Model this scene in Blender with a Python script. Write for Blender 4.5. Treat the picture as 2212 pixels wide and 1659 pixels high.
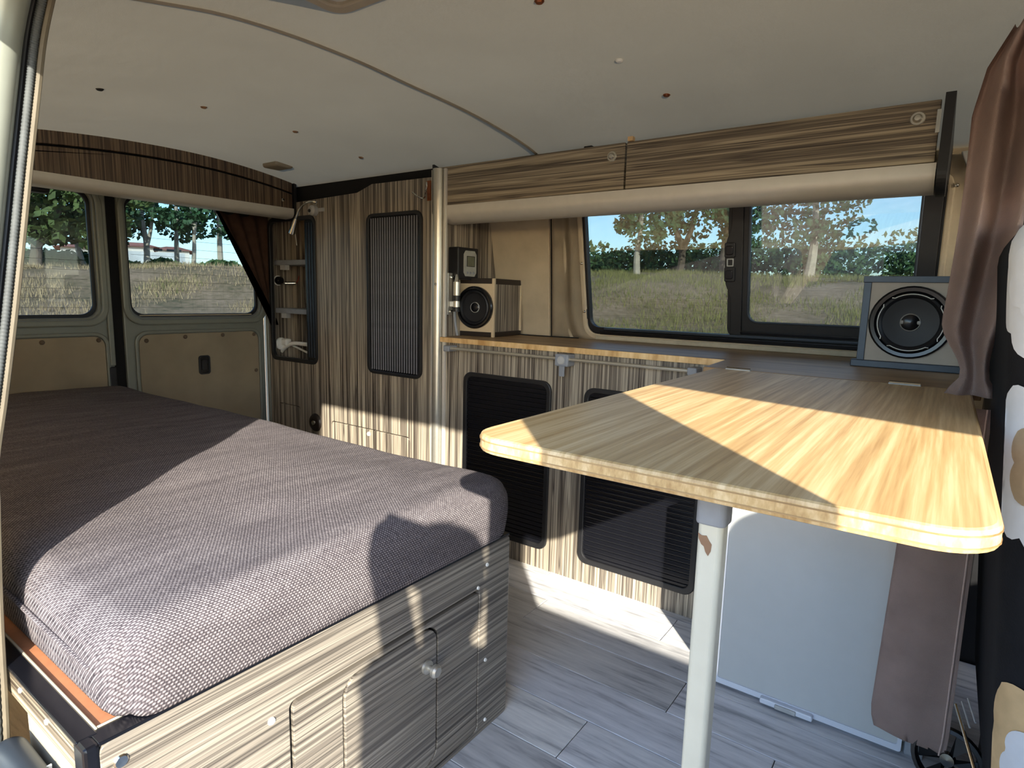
import bpy, bmesh, math, random
from mathutils import Vector, Matrix, noise
from mathutils.bvhtree import BVHTree
random.seed(7)
sc = bpy.context.scene
COL = sc.collection
for o in list(bpy.data.objects): bpy.data.objects.remove(o)

# ------------------------------------------------------------ camera, sky, sun, exposure
F = 1306.1; HC = 0.95
yaw, pitch, roll = map(math.radians, (35.56, 8.324, -1.437))
fwd = Vector((-math.sin(yaw)*math.cos(pitch), math.cos(yaw)*math.cos(pitch), -math.sin(pitch)))
rgt = Vector((math.cos(yaw), math.sin(yaw), 0)); dwn = fwd.cross(rgt)
r2 = math.cos(roll)*rgt + math.sin(roll)*dwn
d2 = -math.sin(roll)*rgt + math.cos(roll)*dwn
camd = bpy.data.cameras.new('camera'); cam = bpy.data.objects.new('camera', camd); COL.objects.link(cam)
camd.sensor_fit = 'HORIZONTAL'; camd.sensor_width = 36; camd.lens = F*36/2212; camd.clip_start = 0.01; camd.clip_end = 500
cam.matrix_world = Matrix(((r2.x, -d2.x, -fwd.x, 0), (r2.y, -d2.y, -fwd.y, 0), (r2.z, -d2.z, -fwd.z, HC), (0, 0, 0, 1)))
sc.camera = cam
SUN = Vector((-.68, .733, -.414)).normalized()
w = bpy.data.worlds.new('sky'); sc.world = w; w.use_nodes = True
wn = w.node_tree; bg = wn.nodes['Background']
sky = wn.nodes.new('ShaderNodeTexSky'); sky.sky_type = 'NISHITA'; sky.sun_disc = False
sky.sun_elevation = math.radians(22.5); sky.sun_rotation = math.atan2(-SUN.x, -SUN.y)
sky.air_density = 1.0; sky.dust_density = 0.6; sky.ozone_density = 4.0
tn = wn.nodes.new('ShaderNodeMixRGB'); tn.blend_type = 'MULTIPLY'; tn.inputs[0].default_value = 1; tn.inputs[2].default_value = (1.03, .98, .93, 1)
wn.links.new(sky.outputs[0], tn.inputs[1]); wn.links.new(tn.outputs[0], bg.inputs[0]); bg.inputs[1].default_value = 0.46
sl = bpy.data.lights.new('sun', 'SUN'); sl.energy = 8.2; sl.angle = math.radians(0.6); sl.color = (1, .93, .80)
so = bpy.data.objects.new('sun', sl); COL.objects.link(so); so.rotation_euler = SUN.to_track_quat('-Z', 'Y').to_euler()
so.location = (8, -8, 8)
vs = sc.view_settings; vs.view_transform = 'Standard'; vs.look = 'None'; vs.gamma = 1; vs.use_curve_mapping = False
vs.exposure = 0.85

def ray(u, v): return fwd + r2*((u-1106)/F) + d2*((v-829.5)/F)
def bp(u, v, ax, val):
    d = ray(u, v); i = 'xyz'.index(ax); c = Vector((0, 0, HC)); return c + d*((val-c[i])/d[i])

# ------------------------------------------------------------ materials
def S(r, g, b):
    f = lambda c: (c/255/12.92) if c/255 <= .04045 else ((c/255+.055)/1.055)**2.4
    return (f(r), f(g), f(b), 1)
class NT:
    def __init__(s, name):
        s.m = bpy.data.materials.new(name); s.m.use_nodes = True; s.t = s.m.node_tree
        s.b = s.t.nodes['Principled BSDF']; s.o = s.t.nodes['Material Output']
    def n(s, ty, ins=None, **pr):
        nd = s.t.nodes.new('ShaderNode'+ty)
        for k, v in pr.items(): setattr(nd, k, v)
        for k, v in (ins or {}).items():
            if hasattr(v, 'is_output') or isinstance(v, bpy.types.NodeSocket): s.t.links.new(v, nd.inputs[k])
            else: nd.inputs[k].default_value = v
        return nd
    def l(s, a, b): s.t.links.new(a, b)
    def coords(s, scale=(1, 1, 1), src='Object'):
        tc = s.n('TexCoord'); mp = s.n('Mapping', {'Vector': tc.outputs[src], 'Scale': scale}); return mp.outputs[0]
    def noise(s, vec, scale=1, detail=3, rough=.55): return s.n('TexNoise', {'Vector': vec, 'Scale': scale, 'Detail': detail, 'Roughness': rough}).outputs[0]
    def ramp(s, fac, stops, interp='LINEAR'):
        r = s.n('ValToRGB', {'Fac': fac}); e = r.color_ramp; e.interpolation = interp
        while len(e.elements) < len(stops): e.elements.new(.5)
        for el, (p, c) in zip(e.elements, stops): el.position = p; el.color = c
        return r.outputs[0]
    def math(s, op, a, b=0.0):
        n = s.n('Math', {0: a, 1: b}); n.operation = op; return n.outputs[0]
    def mix(s, fac, a, b, mode='MIX'):
        n = s.n('MixRGB', {'Fac': fac, 'Color1': a, 'Color2': b}); n.blend_type = mode; return n.outputs[0]
    def bump(s, h, strength=.3, dist=.002):
        b = s.n('Bump', {'Height': h, 'Strength': strength, 'Distance': dist}); s.l(b.outputs[0], s.b.inputs['Normal'])
    def set(s, **k):
        for a, v in k.items():
            i = s.b.inputs[a.replace('_', ' ')]
            if isinstance(v, bpy.types.NodeSocket): s.l(v, i)
            else: i.default_value = v
        return s
def plain(name, col, rough=.5, metal=0., var=.12, scale=30, bump=0., bscale=300, spec=.5):
    t = NT(name); v = t.coords()
    nz = t.noise(v, scale, 4)
    dark = tuple(c*(1-var) for c in col[:3])+(1,); lite = tuple(min(1, c*(1+var)) for c in col[:3])+(1,)
    t.set(Base_Color=t.ramp(nz, [(.3, dark), (.7, lite)]), Roughness=rough, Metallic=metal)
    t.b.inputs['Specular IOR Level'].default_value = spec
    if bump: t.bump(t.noise(v, bscale, 2), bump, .002)
    return t.m
def zebra(name, sc1, dark, mid, lite, rough=.38):
    t = NT(name)
    a = t.noise(t.coords(sc1), 1, 1, .4)
    b = t.noise(t.coords(tuple(c*.33 for c in sc1)), 1, 2, .5)
    c = t.noise(t.coords(tuple(c*2.3 for c in sc1)), 1, 1, .5)
    s = t.math('ADD', t.math('MULTIPLY', a, .55), t.math('ADD', t.math('MULTIPLY', b, .3), t.math('MULTIPLY', c, .15)))
    mid2 = tuple((x+y)/2 for x, y in zip(mid, lite))
    t.set(Base_Color=t.ramp(s, [(.38, dark), (.445, mid), (.475, dark), (.50, mid2), (.53, mid), (.57, lite), (.64, mid)]), Roughness=rough)
    t.bump(s, .12, .001)
    return t.m
MT = {}
zd, zm, zl = S(62, 55, 49), S(122, 113, 101), S(184, 173, 153)
MT['zebraV'] = zebra('zebrano_vertical', (125, 125, 1.2), zd, zm, zl)
MT['zebraU'] = zebra('zebrano_horizontal', (1.2, 3, 125), S(66, 57, 48), S(122, 110, 92), S(180, 166, 140))
MT['zebraB'] = zebra('zebrano_bed', (3, 1.2, 190), S(76, 71, 65), S(120, 113, 103), S(160, 153, 139), .3)
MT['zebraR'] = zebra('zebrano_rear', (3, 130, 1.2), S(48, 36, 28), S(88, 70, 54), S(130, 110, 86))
def bamboo(name, scl, ca, cb, cc):
    t = NT(name)
    a = t.noise(t.coords(scl), 1, 4, .6); b = t.noise(t.coords(tuple(c*.22 for c in scl)), 1, 2)
    s = t.math('ADD', t.math('MULTIPLY', a, .6), t.math('MULTIPLY', b, .4))
    t.set(Base_Color=t.ramp(s, [(.36, ca), (.5, cb), (.64, cc)]), Roughness=.42); t.bump(a, .1, .001); return t.m
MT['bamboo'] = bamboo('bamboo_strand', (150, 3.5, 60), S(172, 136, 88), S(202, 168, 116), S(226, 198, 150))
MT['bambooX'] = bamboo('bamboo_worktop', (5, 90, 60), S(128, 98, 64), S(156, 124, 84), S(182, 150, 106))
MT['bambooE'] = bamboo('bamboo_edge', (45, 45, 14), S(182, 140, 86), S(212, 176, 122), S(232, 202, 152))
MT['ceil'] = plain('ceiling_vinyl', S(150, 142, 126), .75, var=.03, scale=3, bump=.15, bscale=600)
MT['lining'] = plain('suede_lining', S(186, 172, 148), .95, var=.10, scale=9, bump=.4, bscale=500, spec=.1)
MT['ply'] = plain('plywood', S(148, 134, 110), .7, var=.13, scale=6)
MT['body'] = plain('body_paint', S(142, 146, 136), .32, .25, var=.03)
MT['bodyD'] = plain('body_paint_rear', S(128, 130, 120), .4, .15, var=.03)
MT['cream'] = plain('cream_trim', S(176, 166, 144), .6)
MT['tantrim'] = plain('tan_edge_trim', S(100, 92, 76), .7)
MT['seal'] = plain('rubber_seal', S(74, 78, 78), .7, var=.2)
MT['black'] = plain('black_plastic', S(26, 26, 28), .45, var=.2)
MT['blackgl'] = plain('black_gloss', S(16, 17, 22), .22, var=.1)
MT['bluegrey'] = plain('dark_anodised', S(62, 70, 80), .4, .5, var=.08)
MT['alu'] = plain('aluminium', S(198, 194, 182), .34, .75, var=.04, scale=60)
MT['alumatt'] = plain('aluminium_matt', S(206, 202, 192), .42, .3, var=.03)
MT['chrome'] = plain('chrome', S(215, 213, 205), .15, 1)
MT['grey'] = plain('grey_plastic', S(138, 142, 148), .5)
MT['lgrey'] = plain('light_grey_plastic', S(170, 170, 168), .5)
MT['white'] = plain('white_plastic', S(226, 226, 220), .45)
MT['fridge'] = plain('fridge_door', S(190, 192, 190), .24, .15, var=.015)
MT['fridgeF'] = plain('fridge_frame', S(206, 210, 220), .35, var=.02)
MT['legc'] = plain('leg_cream', S(208, 204, 186), .3, var=.03)
MT['rust'] = plain('bare_patch', S(142, 110, 84), .8)
MT['board'] = plain('hardboard', S(176, 116, 78), .7, var=.1, scale=60)
MT['curt'] = plain('curtain_mauve', S(196, 172, 162), .95, var=.1, scale=14, bump=.5, bscale=700, spec=.1)
MT['curtD'] = plain('curtain_brown', S(92, 70, 58), .95, var=.12, bump=.4, bscale=500, spec=.1)
MT['seat'] = plain('seat_black', S(30, 31, 35), .85, var=.15, bump=.3, spec=.2)
MT['petal'] = plain('petal_white', S(222, 226, 232), .8, var=.04, spec=.2)
MT['petalc'] = plain('petal_centre', S(170, 150, 122), .8, spec=.2)
MT['petaltan'] = plain('petal_tan', S(214, 184, 140), .8, var=.1, spec=.2)
MT['petallil'] = plain('petal_lilac', S(150, 140, 150), .8, spec=.2)
MT['spkwood'] = plain('speaker_face', S(196, 178, 148), .5, var=.05)
MT['spkgrey'] = plain('speaker_face_grey', S(176, 166, 152), .5, var=.05)
MT['dark'] = plain('dark_wood_edge', S(34, 26, 22), .5)
MT['cone'] = plain('speaker_cone', S(20, 21, 26), .5, var=.1)
MT['lcd'] = plain('lcd_glass', S(104, 106, 88), .2)
MT['panelg'] = plain('controller_face', S(158, 158, 150), .4)
MT['copper'] = plain('copper', S(150, 90, 60), .3, .8)
MT['peg'] = plain('light_wood_peg', S(214, 178, 130), .6)
MT['red'] = plain('red_wire', S(130, 50, 40), .5)
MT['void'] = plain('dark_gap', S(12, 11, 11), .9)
# tambour slats
MT['slat'] = plain('tambour_slat', S(17, 18, 23), .22, var=.1)
MT['rib'] = plain('tambour_rib', S(128, 128, 134), .4, .2)
# floor planks: weathered grey wood print, different on each plank
t = NT('plank_vinyl'); oi = t.n('ObjectInfo').outputs['Random']
tc = t.n('TexCoord').outputs['Object']; off = t.n('CombineXYZ', {'X': t.math('MULTIPLY', oi, 7.), 'Y': t.math('MULTIPLY', oi, 13.)}).outputs[0]
va = t.n('VectorMath', {0: tc, 1: off}).outputs[0]
mp1 = t.n('Mapping', {'Vector': va, 'Scale': (3, 28, 10)}).outputs[0]; mp2 = t.n('Mapping', {'Vector': va, 'Scale': (9, 90, 10)}).outputs[0]
a = t.noise(mp1, 1, 5, .65); b = t.noise(mp2, 1, 4, .6)
base = t.ramp(t.math('ADD', t.math('MULTIPLY', a, .65), t.math('MULTIPLY', b, .35)), [(.30, S(122, 124, 130)), (.39, S(184, 185, 188)), (.48, S(222, 223, 224)), (.62, S(245, 245, 245))])
tint = t.ramp(oi, [(0, S(214, 210, 204)), (.5, S(232, 232, 236)), (1, S(255, 252, 244))])
t.set(Base_Color=t.mix(.8, base, tint, 'MULTIPLY'), Roughness=.38); t.bump(b, .15, .001); MT['plank'] = t.m
# mattress weave
t = NT('mattress_weave'); tc = t.n('TexCoord').outputs['Object']; sp = t.n('SeparateXYZ', {0: tc})
s1 = t.math('SUBTRACT', sp.outputs[0], sp.outputs[2])
row = t.math('MULTIPLY', s1, 1/.0042); ri = t.math('FLOOR', row); rf = t.math('PINGPONG', row, .5)
colm = t.math('ADD', t.math('MULTIPLY', sp.outputs[1], 1/.0056), t.math('MULTIPLY', ri, .5)); cf = t.math('PINGPONG', colm, .5)
ww = t.math('MULTIPLY', rf, 2.); cc = t.math('MULTIPLY', cf, 2.)
h = t.math('MULTIPLY', t.math('POWER', ww, .6), t.math('POWER', cc, .5))
nz = t.noise(t.coords((140, 420, 140)), 1, 3, .6); nz2 = t.noise(t.coords((30, 6, 30)), 1, 2)
fac = t.math('ADD', t.math('MULTIPLY', h, .55), t.math('ADD', t.math('MULTIPLY', nz, .45), t.math('MULTIPLY', nz2, .2)))
t.set(Base_Color=t.ramp(fac, [(.32, S(50, 46, 50)), (.62, S(104, 98, 101)), (.95, S(190, 182, 180))]), Roughness=.95); t.b.inputs['Specular IOR Level'].default_value = .1
t.bump(h, .5, .002); MT['weave'] = t.m
# glass
def glass(name, tint, k):
    t = NT(name); t.t.nodes.remove(t.b)
    tr = t.n('BsdfTransparent', {'Color': tint}); gl = t.n('BsdfGlossy', {'Color': (1, 1, 1, 1), 'Roughness': .02})
    fr = t.n('Fresnel', {'IOR': 1.5}); fac = t.math('MINIMUM', t.math('MULTIPLY', fr.outputs[0], k), 1.)
    mx = t.n('MixShader', {0: fac, 1: tr.outputs[0], 2: gl.outputs[0]}); t.l(mx.outputs[0], t.o.inputs[0]); return t.m
MT['glass'] = glass('tinted_glass', (.40, .45, .46, 1), 3.0)
MT['glassR'] = glass('rear_glass', (.42, .48, .51, 1), .7)
# outdoors
t = NT('dry_field'); v = t.coords()
a = t.noise(v, .35, 5, .6); b = t.noise(v, 6, 6, .7)
f = t.math('ADD', t.math('MULTIPLY', a, .55), t.math('MULTIPLY', b, .45))
t.set(Base_Color=t.ramp(f, [(.36, S(96, 86, 56)), (.45, S(136, 112, 82)), (.56, S(166, 136, 108)), (.66, S(192, 162, 136))]), Roughness=1.); t.bump(b, .4, .03); MT['field'] = t.m
MT['grass'] = plain('dry_grass_blades', S(166, 142, 108), .9, var=.35, scale=3)
MT['grassG'] = plain('green_grass_blades', S(128, 122, 72), .9, var=.35, scale=3)
MT['leafP'] = plain('pine_needles', S(72, 86, 40), .8, var=.4, scale=1.5)
MT['leafT'] = plain('plane_leaves', S(48, 80, 46), .7, var=.4, scale=1.5)
MT['leafB'] = plain('bush_leaves', S(62, 88, 48), .8, var=.4, scale=1)
MT['bark'] = plain('pale_bark', S(178, 164, 146), .9, var=.25, scale=4)
MT['barkD'] = plain('dark_bark', S(96, 82, 68), .9, var=.25, scale=4)
MT['render'] = plain('house_render', S(224, 216, 204), .9, var=.04)
MT['tile'] = plain('roof_tiles', S(172, 108, 88), .9, var=.15, scale=2)
MT['oldwall'] = plain('stained_wall', S(196, 196, 194), .9, var=.2, scale=1.5)
MT['glassd'] = plain('dark_pane', S(30, 34, 40), .1)
MT['skin'] = plain('skin', S(198, 150, 122), .6); MT['shirt'] = plain('shirt_cloth', S(120, 130, 150), .9); MT['jeans'] = plain('jeans_cloth', S(50, 60, 86), .9); MT['hair'] = plain('hair_brown', S(60, 44, 34), .7)

# ------------------------------------------------------------ object helpers
BASE = {}
def props(o, label=None, cat=None, group=None, kind=None):
    if label: o['label'] = label
    if cat: o['category'] = cat
    if group: o['group'] = group
    if kind: o['kind'] = kind
    return o
def thing(name, label, cat, base=(0, 0, 0), group=None, kind=None):
    o = bpy.data.objects.new(name, None); COL.objects.link(o); o.location = base; o.empty_display_size = .05
    BASE[o] = Vector(base); return props(o, label, cat, group, kind)
def mk(name, bm, mat, parent=None, base=None, smooth=False, bevel=0, seg=2, **pr):
    b = BASE[parent] if parent else Vector(base or (0, 0, 0))
    bm.transform(Matrix.Translation(-b))
    bmesh.ops.recalc_face_normals(bm, faces=bm.faces)
    me = bpy.data.meshes.new(name); bm.to_mesh(me); bm.free()
    mats = mat if isinstance(mat, (list, tuple)) else [mat]
    for m in mats: me.materials.append(MT[m])
    o = bpy.data.objects.new(name, me); COL.objects.link(o); BASE[o] = b
    if parent: o.parent = parent
    else: o.location = b
    if smooth:
        for p in me.polygons: p.use_smooth = True
        if smooth == 'a':
            me.set_sharp_from_angle(angle=math.radians(38))
    if bevel:
        md = o.modifiers.new('bevel', 'BEVEL'); md.width = bevel; md.segments = seg; md.limit_method = 'ANGLE'; md.angle_limit = math.radians(40)
    return props(o, **pr)
def share(src, name, loc, parent, rot=None):
    """copy of a part (same mesh) moved by loc"""
    o = bpy.data.objects.new(name, src.data); COL.objects.link(o); o.parent = parent; o.location = loc; BASE[o] = BASE[parent]
    if rot: o.rotation_euler = rot
    for m in src.modifiers:
        n = o.modifiers.new(m.name, m.type)
        if m.type == 'BEVEL': n.width = m.width; n.segments = m.segments; n.limit_method = 'ANGLE'; n.angle_limit = m.angle_limit
    return o
def abox(bm, x, y, z, M=None):
    vs_ = [bm.verts.new((a, b, c)) for a in x for b in y for c in z]
    for f in ((0, 1, 3, 2), (4, 6, 7, 5), (0, 4, 5, 1), (2, 3, 7, 6), (0, 2, 6, 4), (1, 5, 7, 3)): bm.faces.new([vs_[i] for i in f])
    if M:
        for v_ in vs_: v_.co = M @ v_.co
    return bm
def box(name, x, y, z, mat, parent=None, bevel=0, M=None, **k):
    return mk(name, abox(bmesh.new(), x, y, z, M), mat, parent, bevel=bevel, **k)
def rr(x0, x1, y0, y1, r, n=6):
    out = []
    for cx, cy, a in ((x1-r, y1-r, 0), (x0+r, y1-r, 90), (x0+r, y0+r, 180), (x1-r, y0+r, 270)):
        for i in range(n+1):
            q = math.radians(a+90*i/n); out.append((cx+r*math.cos(q), cy+r*math.sin(q)))
    return out
def to3(axis, p, d):
    return {'x': (d, p[0], p[1]), 'y': (p[0], d, p[1]), 'z': (p[0], p[1], d)}[axis]
def aplate(bm, axis, outer, holes, a, b, M=None):
    """extruded polygon with holes; axis is the normal, a..b the thickness"""
    loops = [outer]+list(holes); eds = []; rings = []
    for L in loops:
        vv = [bm.verts.new(to3(axis, p, a)) for p in L]; rings.append(vv)
        for i in range(len(vv)): eds.append(bm.edges.new((vv[i], vv[(i+1) % len(vv)])))
    if len(loops) == 1: fc = [bm.faces.new(rings[0])]
    else: fc = [g for g in bmesh.ops.triangle_fill(bm, edges=eds, use_beauty=True, use_dissolve=False)['geom'] if isinstance(g, bmesh.types.BMFace)]
    d = Vector(to3(axis, (0, 0), b-a))
    ex = bmesh.ops.extrude_face_region(bm, geom=fc)['geom']
    bmesh.ops.translate(bm, vec=d, verts=[g for g in ex if isinstance(g, bmesh.types.BMVert)])
    if M: bmesh.ops.transform(bm, matrix=M, verts=bm.verts)
    return bm
def plate(name, axis, outer, holes, a, b, mat, parent=None, bevel=0, M=None, **k):
    return mk(name, aplate(bmesh.new(), axis, outer, holes, a, b, M), mat, parent, bevel=bevel, **k)
def atube(bm, pts, r, seg=8, cap=True):
    pts = [Vector(p) for p in pts]; rings = []; up = None
    for i, p in enumerate(pts):
        t_ = (pts[min(i+1, len(pts)-1)]-pts[max(i-1, 0)]).normalized()
        if up is None:
            up = Vector((0, 0, 1)) if abs(t_.z) < .9 else Vector((1, 0, 0))
        s_ = t_.cross(up).normalized(); up = s_.cross(t_).normalized()
        ri = r[i] if isinstance(r, (list, tuple)) else r
        rings.append([bm.verts.new(p+(s_*math.cos(2*math.pi*k/seg)+up*math.sin(2*math.pi*k/seg))*ri) for k in range(seg)])
    for A, B in zip(rings, rings[1:]):
        for k in range(seg): bm.faces.new((A[k], A[(k+1) % seg], B[(k+1) % seg], B[k]))
    if cap: bm.faces.new(rings[0]); bm.faces.new(rings[-1])
    return bm
def tube(name, pts, r, mat, parent=None, seg=8, **k): return mk(name, atube(bmesh.new(), pts, r, seg), mat, parent, smooth='a', **k)
def curve(pts, n=8):
    """Catmull-Rom through pts"""
    P = [Vector(p) for p in pts]; P = [2*P[0]-P[1]]+P+[2*P[-1]-P[-2]]; out = []
    for i in range(1, len(P)-2):
        for j in range(n):
            t_ = j/n; a, b, c, d = P[i-1:i+3]
            out.append(.5*((2*b)+(c-a)*t_+(2*a-5*b+4*c-d)*t_*t_+(3*b-a-3*c+d)*t_**3))
    return out+[P[-2]]
def alathe(bm, prof, org, ax, seg=24):
    ax = Vector(ax).normalized(); u_ = ax.orthogonal().normalized(); v_ = ax.cross(u_); org = Vector(org); rings = []
    for r, h in prof: rings.append([bm.verts.new(org+ax*h+(u_*math.cos(2*math.pi*k/seg)+v_*math.sin(2*math.pi*k/seg))*max(r, 1e-5)) for k in range(seg)])
    for A, B in zip(rings, rings[1:]):
        for k in range(seg): bm.faces.new((A[k], A[(k+1) % seg], B[(k+1) % seg], B[k]))
    return bm
def lathe(name, prof, org, ax, mat, parent=None, seg=24, **k):
    k.setdefault('smooth', 'a'); return mk(name, alathe(bmesh.new(), prof, org, ax, seg), mat, parent, **k)
def rbox(x, y, z, r, n=(12, 12, 8), disp=None):
    """rounded box as a dense grid with an optional displacement"""
    bm = bmesh.new(); V = {}
    nx, ny, nz_ = n
    lo = Vector((x[0], y[0], z[0])); hi = Vector((x[1], y[1], z[1])); sz = hi-lo
    rv = Vector([min(r, s_/2-1e-4) for s_ in sz])
    def dens(i, N, s_, rr_):
        # grid denser near the ends
        e = 4
        if N <= 2*e: return s_*i/N
        if i <= e: return rr_*i/e
        if i >= N-e: return s_-rr_*(N-i)/e
        return rr_+(s_-2*rr_)*(i-e)/(N-2*e)
    def vert(i, j, k):
        key = (i, j, k)
        if key not in V:
            p = lo+Vector((dens(i, nx, sz.x, rv.x), dens(j, ny, sz.y, rv.y), dens(k, nz_, sz.z, rv.z)))
            c = Vector([min(max(p[a], lo[a]+rv[a]), hi[a]-rv[a]) for a in range(3)])
            d = p-c
            if d.length > 1e-9:
                q = Vector([d[a]/rv[a] for a in range(3)]); m = max(abs(q.x), abs(q.y), abs(q.z)); q = q.normalized()*m
                p = c+Vector([q[a]*rv[a] for a in range(3)])
            if disp: p = disp(p)
            V[key] = bm.verts.new(p)
        return V[key]
    for i in range(nx):
        for j in range(ny):
            for k in (0, nz_): bm.faces.new((vert(i, j, k), vert(i+1, j, k), vert(i+1, j+1, k), vert(i, j+1, k)))
    for i in range(nx):
        for k in range(nz_):
            for j in (0, ny): bm.faces.new((vert(i, j, k), vert(i+1, j, k), vert(i+1, j, k+1), vert(i, j, k+1)))
    for j in range(ny):
        for k in range(nz_):
            for i in (0, nx): bm.faces.new((vert(i, j, k), vert(i, j+1, k), vert(i, j+1, k+1), vert(i, j, k+1)))
    return bm
def grid(fn, nu, nv, thick=0):
    bm = bmesh.new(); g = [[bm.verts.new(fn(i/nu, j/nv)) for j in range(nv+1)] for i in range(nu+1)]
    for i in range(nu):
        for j in range(nv): bm.faces.new((g[i][j], g[i+1][j], g[i+1][j+1], g[i][j+1]))
    if thick: bmesh.ops.solidify(bm, geom=list(bm.faces), thickness=thick)
    return bm
def rot_z(a, c): return Matrix.Translation(c) @ Matrix.Rotation(a, 4, 'Z') @ Matrix.Translation(-Vector(c))

def ceil_z(y): return 1.468-(.046 if y > 1.2 else .032)*((y-1.2)/.5)**2
def ceil_hit(u, v):
    z = 1.45
    for _ in range(30):
        p = bp(u, v, 'z', z); z = .5*z+.5*ceil_z(p.y)
    return bp(u, v, 'z', z)
def wy(z): return 2.10-.2*(z-.79)      # inner face of the far side wall, leaning in
def ny_(z): return .236+(.17 if z > .72 else .05)*(z-.72)    # near side pillar

# ============================================================ THE SETTING
# --- floor with planks
fl = box('floor', (-2.75, 1.35), (.16, 2.14), (-.05, -.0045), 'void', kind='structure')
pw = .138; first = None
for r_ in range(-1, 11):
    y1 = 1.677+pw*1-pw*r_ ; y0 = y1-pw
    if y0 < .17: continue
    offs = {1: -.567, 3: -.44, 0: -1.034}.get(r_, -.2-.37*((r_*5) % 4))
    x = offs
    while x > -1.7: x -= 1.2
    while x < 1.3:
        if first is None:
            first = mk('plank', abox(bmesh.new(), (0.001, 1.199), (.001, pw-.0005), (-.0045, 0)), 'plank', fl, bevel=.0012, seg=1)
            first.location = (x, y0, 0)
        else: share(first, 'plank', (x, y0, 0), fl)
        x += 1.2
# --- ceiling: two lining panels with a raised joint
ce = mk('ceiling', grid(lambda a, b: (-2.76+4.0*a, .19+1.83*b, ceil_z(.19+1.83*b)), 24, 40, -.02), 'ceil', kind='structure', smooth='a')
seam = [ceil_hit(u, v) for u, v in ((330, 2), (470, 28), (600, 66), (760, 126), (900, 190), (1050, 262), (1150, 325))]
sx = [p.x for p in seam]
spts = curve([(seam[0].x-.02, .3, ceil_z(.3)+.004)]+[(p.x, p.y, ceil_z(p.y)+.003) for p in seam]+[(seam[-1].x-.03, 1.95, ceil_z(1.95)+.003)], 6)
tube('joint_bead', spts, .0065, 'ceil', ce, 8)
#tube('joint_groove', [(p.x-.012, p.y, p.z+.0035) for p in spts], .004, 'grey', ce, 6)
scr = None
for u, v, m in ((215, 192, 'black'), (440, 231, 'rust'), (638, 284, 'rust'), (780, 340, 'rust'), (1338, 130, 'white'), (1440, 205, 'copper'), (1165, 2, 'copper')):
    p = ceil_hit(u, v); lathe('ceiling_plug', [(0, -.004), (.006, -.004), (.009, -.001), (.009, .004)], p, (0, 0, 1), m, ce, 12)
p = ceil_hit(600, 357)
mk('ceiling_bump', rbox((p.x-.05, p.x+.05), (p.y-.04, p.y+.04), (p.z-.012, p.z+.01), .01, (10, 10, 8)), 'ceil', ce, smooth=True)
c0 = ceil_hit(733, 13)
M_ = Matrix.Translation((0, 0, ceil_z(c0.y)-.004))
plate('hatch_frame', 'z', rr(c0.x, c0.x+.45, c0.y-.42, c0.y, .03), [rr(c0.x+.022, c0.x+.428, c0.y-.398, c0.y-.022, .02)], -.014, .03, 'ceil', ce, .003, M=M_)
plate('hatch_panel', 'z', rr(c0.x+.02, c0.x+.43, c0.y-.40, c0.y-.02, .02), [], -.006, .03, 'lgrey', ce, M=M_)

# --- far side wall (leaning in) with the window opening
def slope(x, z, off=0): return Vector((x, wy(z)+off, z))
SL = Matrix(((1, 0, 0, 0), (0, 1, -.2, 2.10+.2*.79), (0, 0, 1, 0), (0, 0, 0, 1)))   # (x, off, z) -> sloped wall
WX0, WX1, WZ0, WZ1 = -1.14, -.035, .808, 1.30
wf = plate('wall_left', 'y', [(-2.76, .55), (.13, .55), (.13, 1.37), (-2.76, 1.37)], [rr(WX0, WX1, WZ0, WZ1, .045)], 0, .03, 'lining', M=SL, kind='structure')
box('lower_panel', (-2.76, 1.3), (2.115, 2.14), (-.05, .56), 'lining', wf)
# flat suede panel left of the window, dark slit, pleated suede strip beside the window
plate('suede_panel', 'y', [(-1.56, .79), (-1.312, .79), (-1.270, 1.30), (-1.56, 1.30)], [], -.012, -.001, 'lining', wf, .003, M=SL)
plate('slit', 'y', [(-1.310, .79), (-1.290, .79), (-1.250, 1.30), (-1.268, 1.30)], [], -.003, 0, 'void', wf, M=SL)
def pleat(a, b):
    z = .79+.52*b; x0 = -1.296+.045*b; x1 = -1.150
    if b < .15: x1 += .05*(1-b/.15)**2
    x = x0+(x1-x0)*a
    d = .010+.010*math.sin(a*math.pi*3.1+.6+.5*b)+.003*noise.noise(Vector((x*20, z*6, 0)))
    return slope(x, z, -d)
mk('pleated_suede', grid(pleat, 40, 30, .004), 'lining', wf, smooth=True)
plate('window_reveal', 'y', rr(WX0-.014, WX1+.012, WZ0-.016, WZ1+.01, .055), [rr(WX0+.004, WX1-.004, WZ0+.004, WZ1-.004, .042)], -.012, .0, 'lining', wf, .004, M=SL)
for u, v in ((1256, 569), (1262, 673)):
    d = ray(u, v); k = (2.10-.2*(HC-.79)-.02)/(d.y+.2*d.z); q = Vector((0, 0, HC))+d*k
    lathe('press_stud', [(0, -.006), (.004, -.005), (.006, 0)], q, (0, 1, .2), 'chrome', wf, 10)
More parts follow.
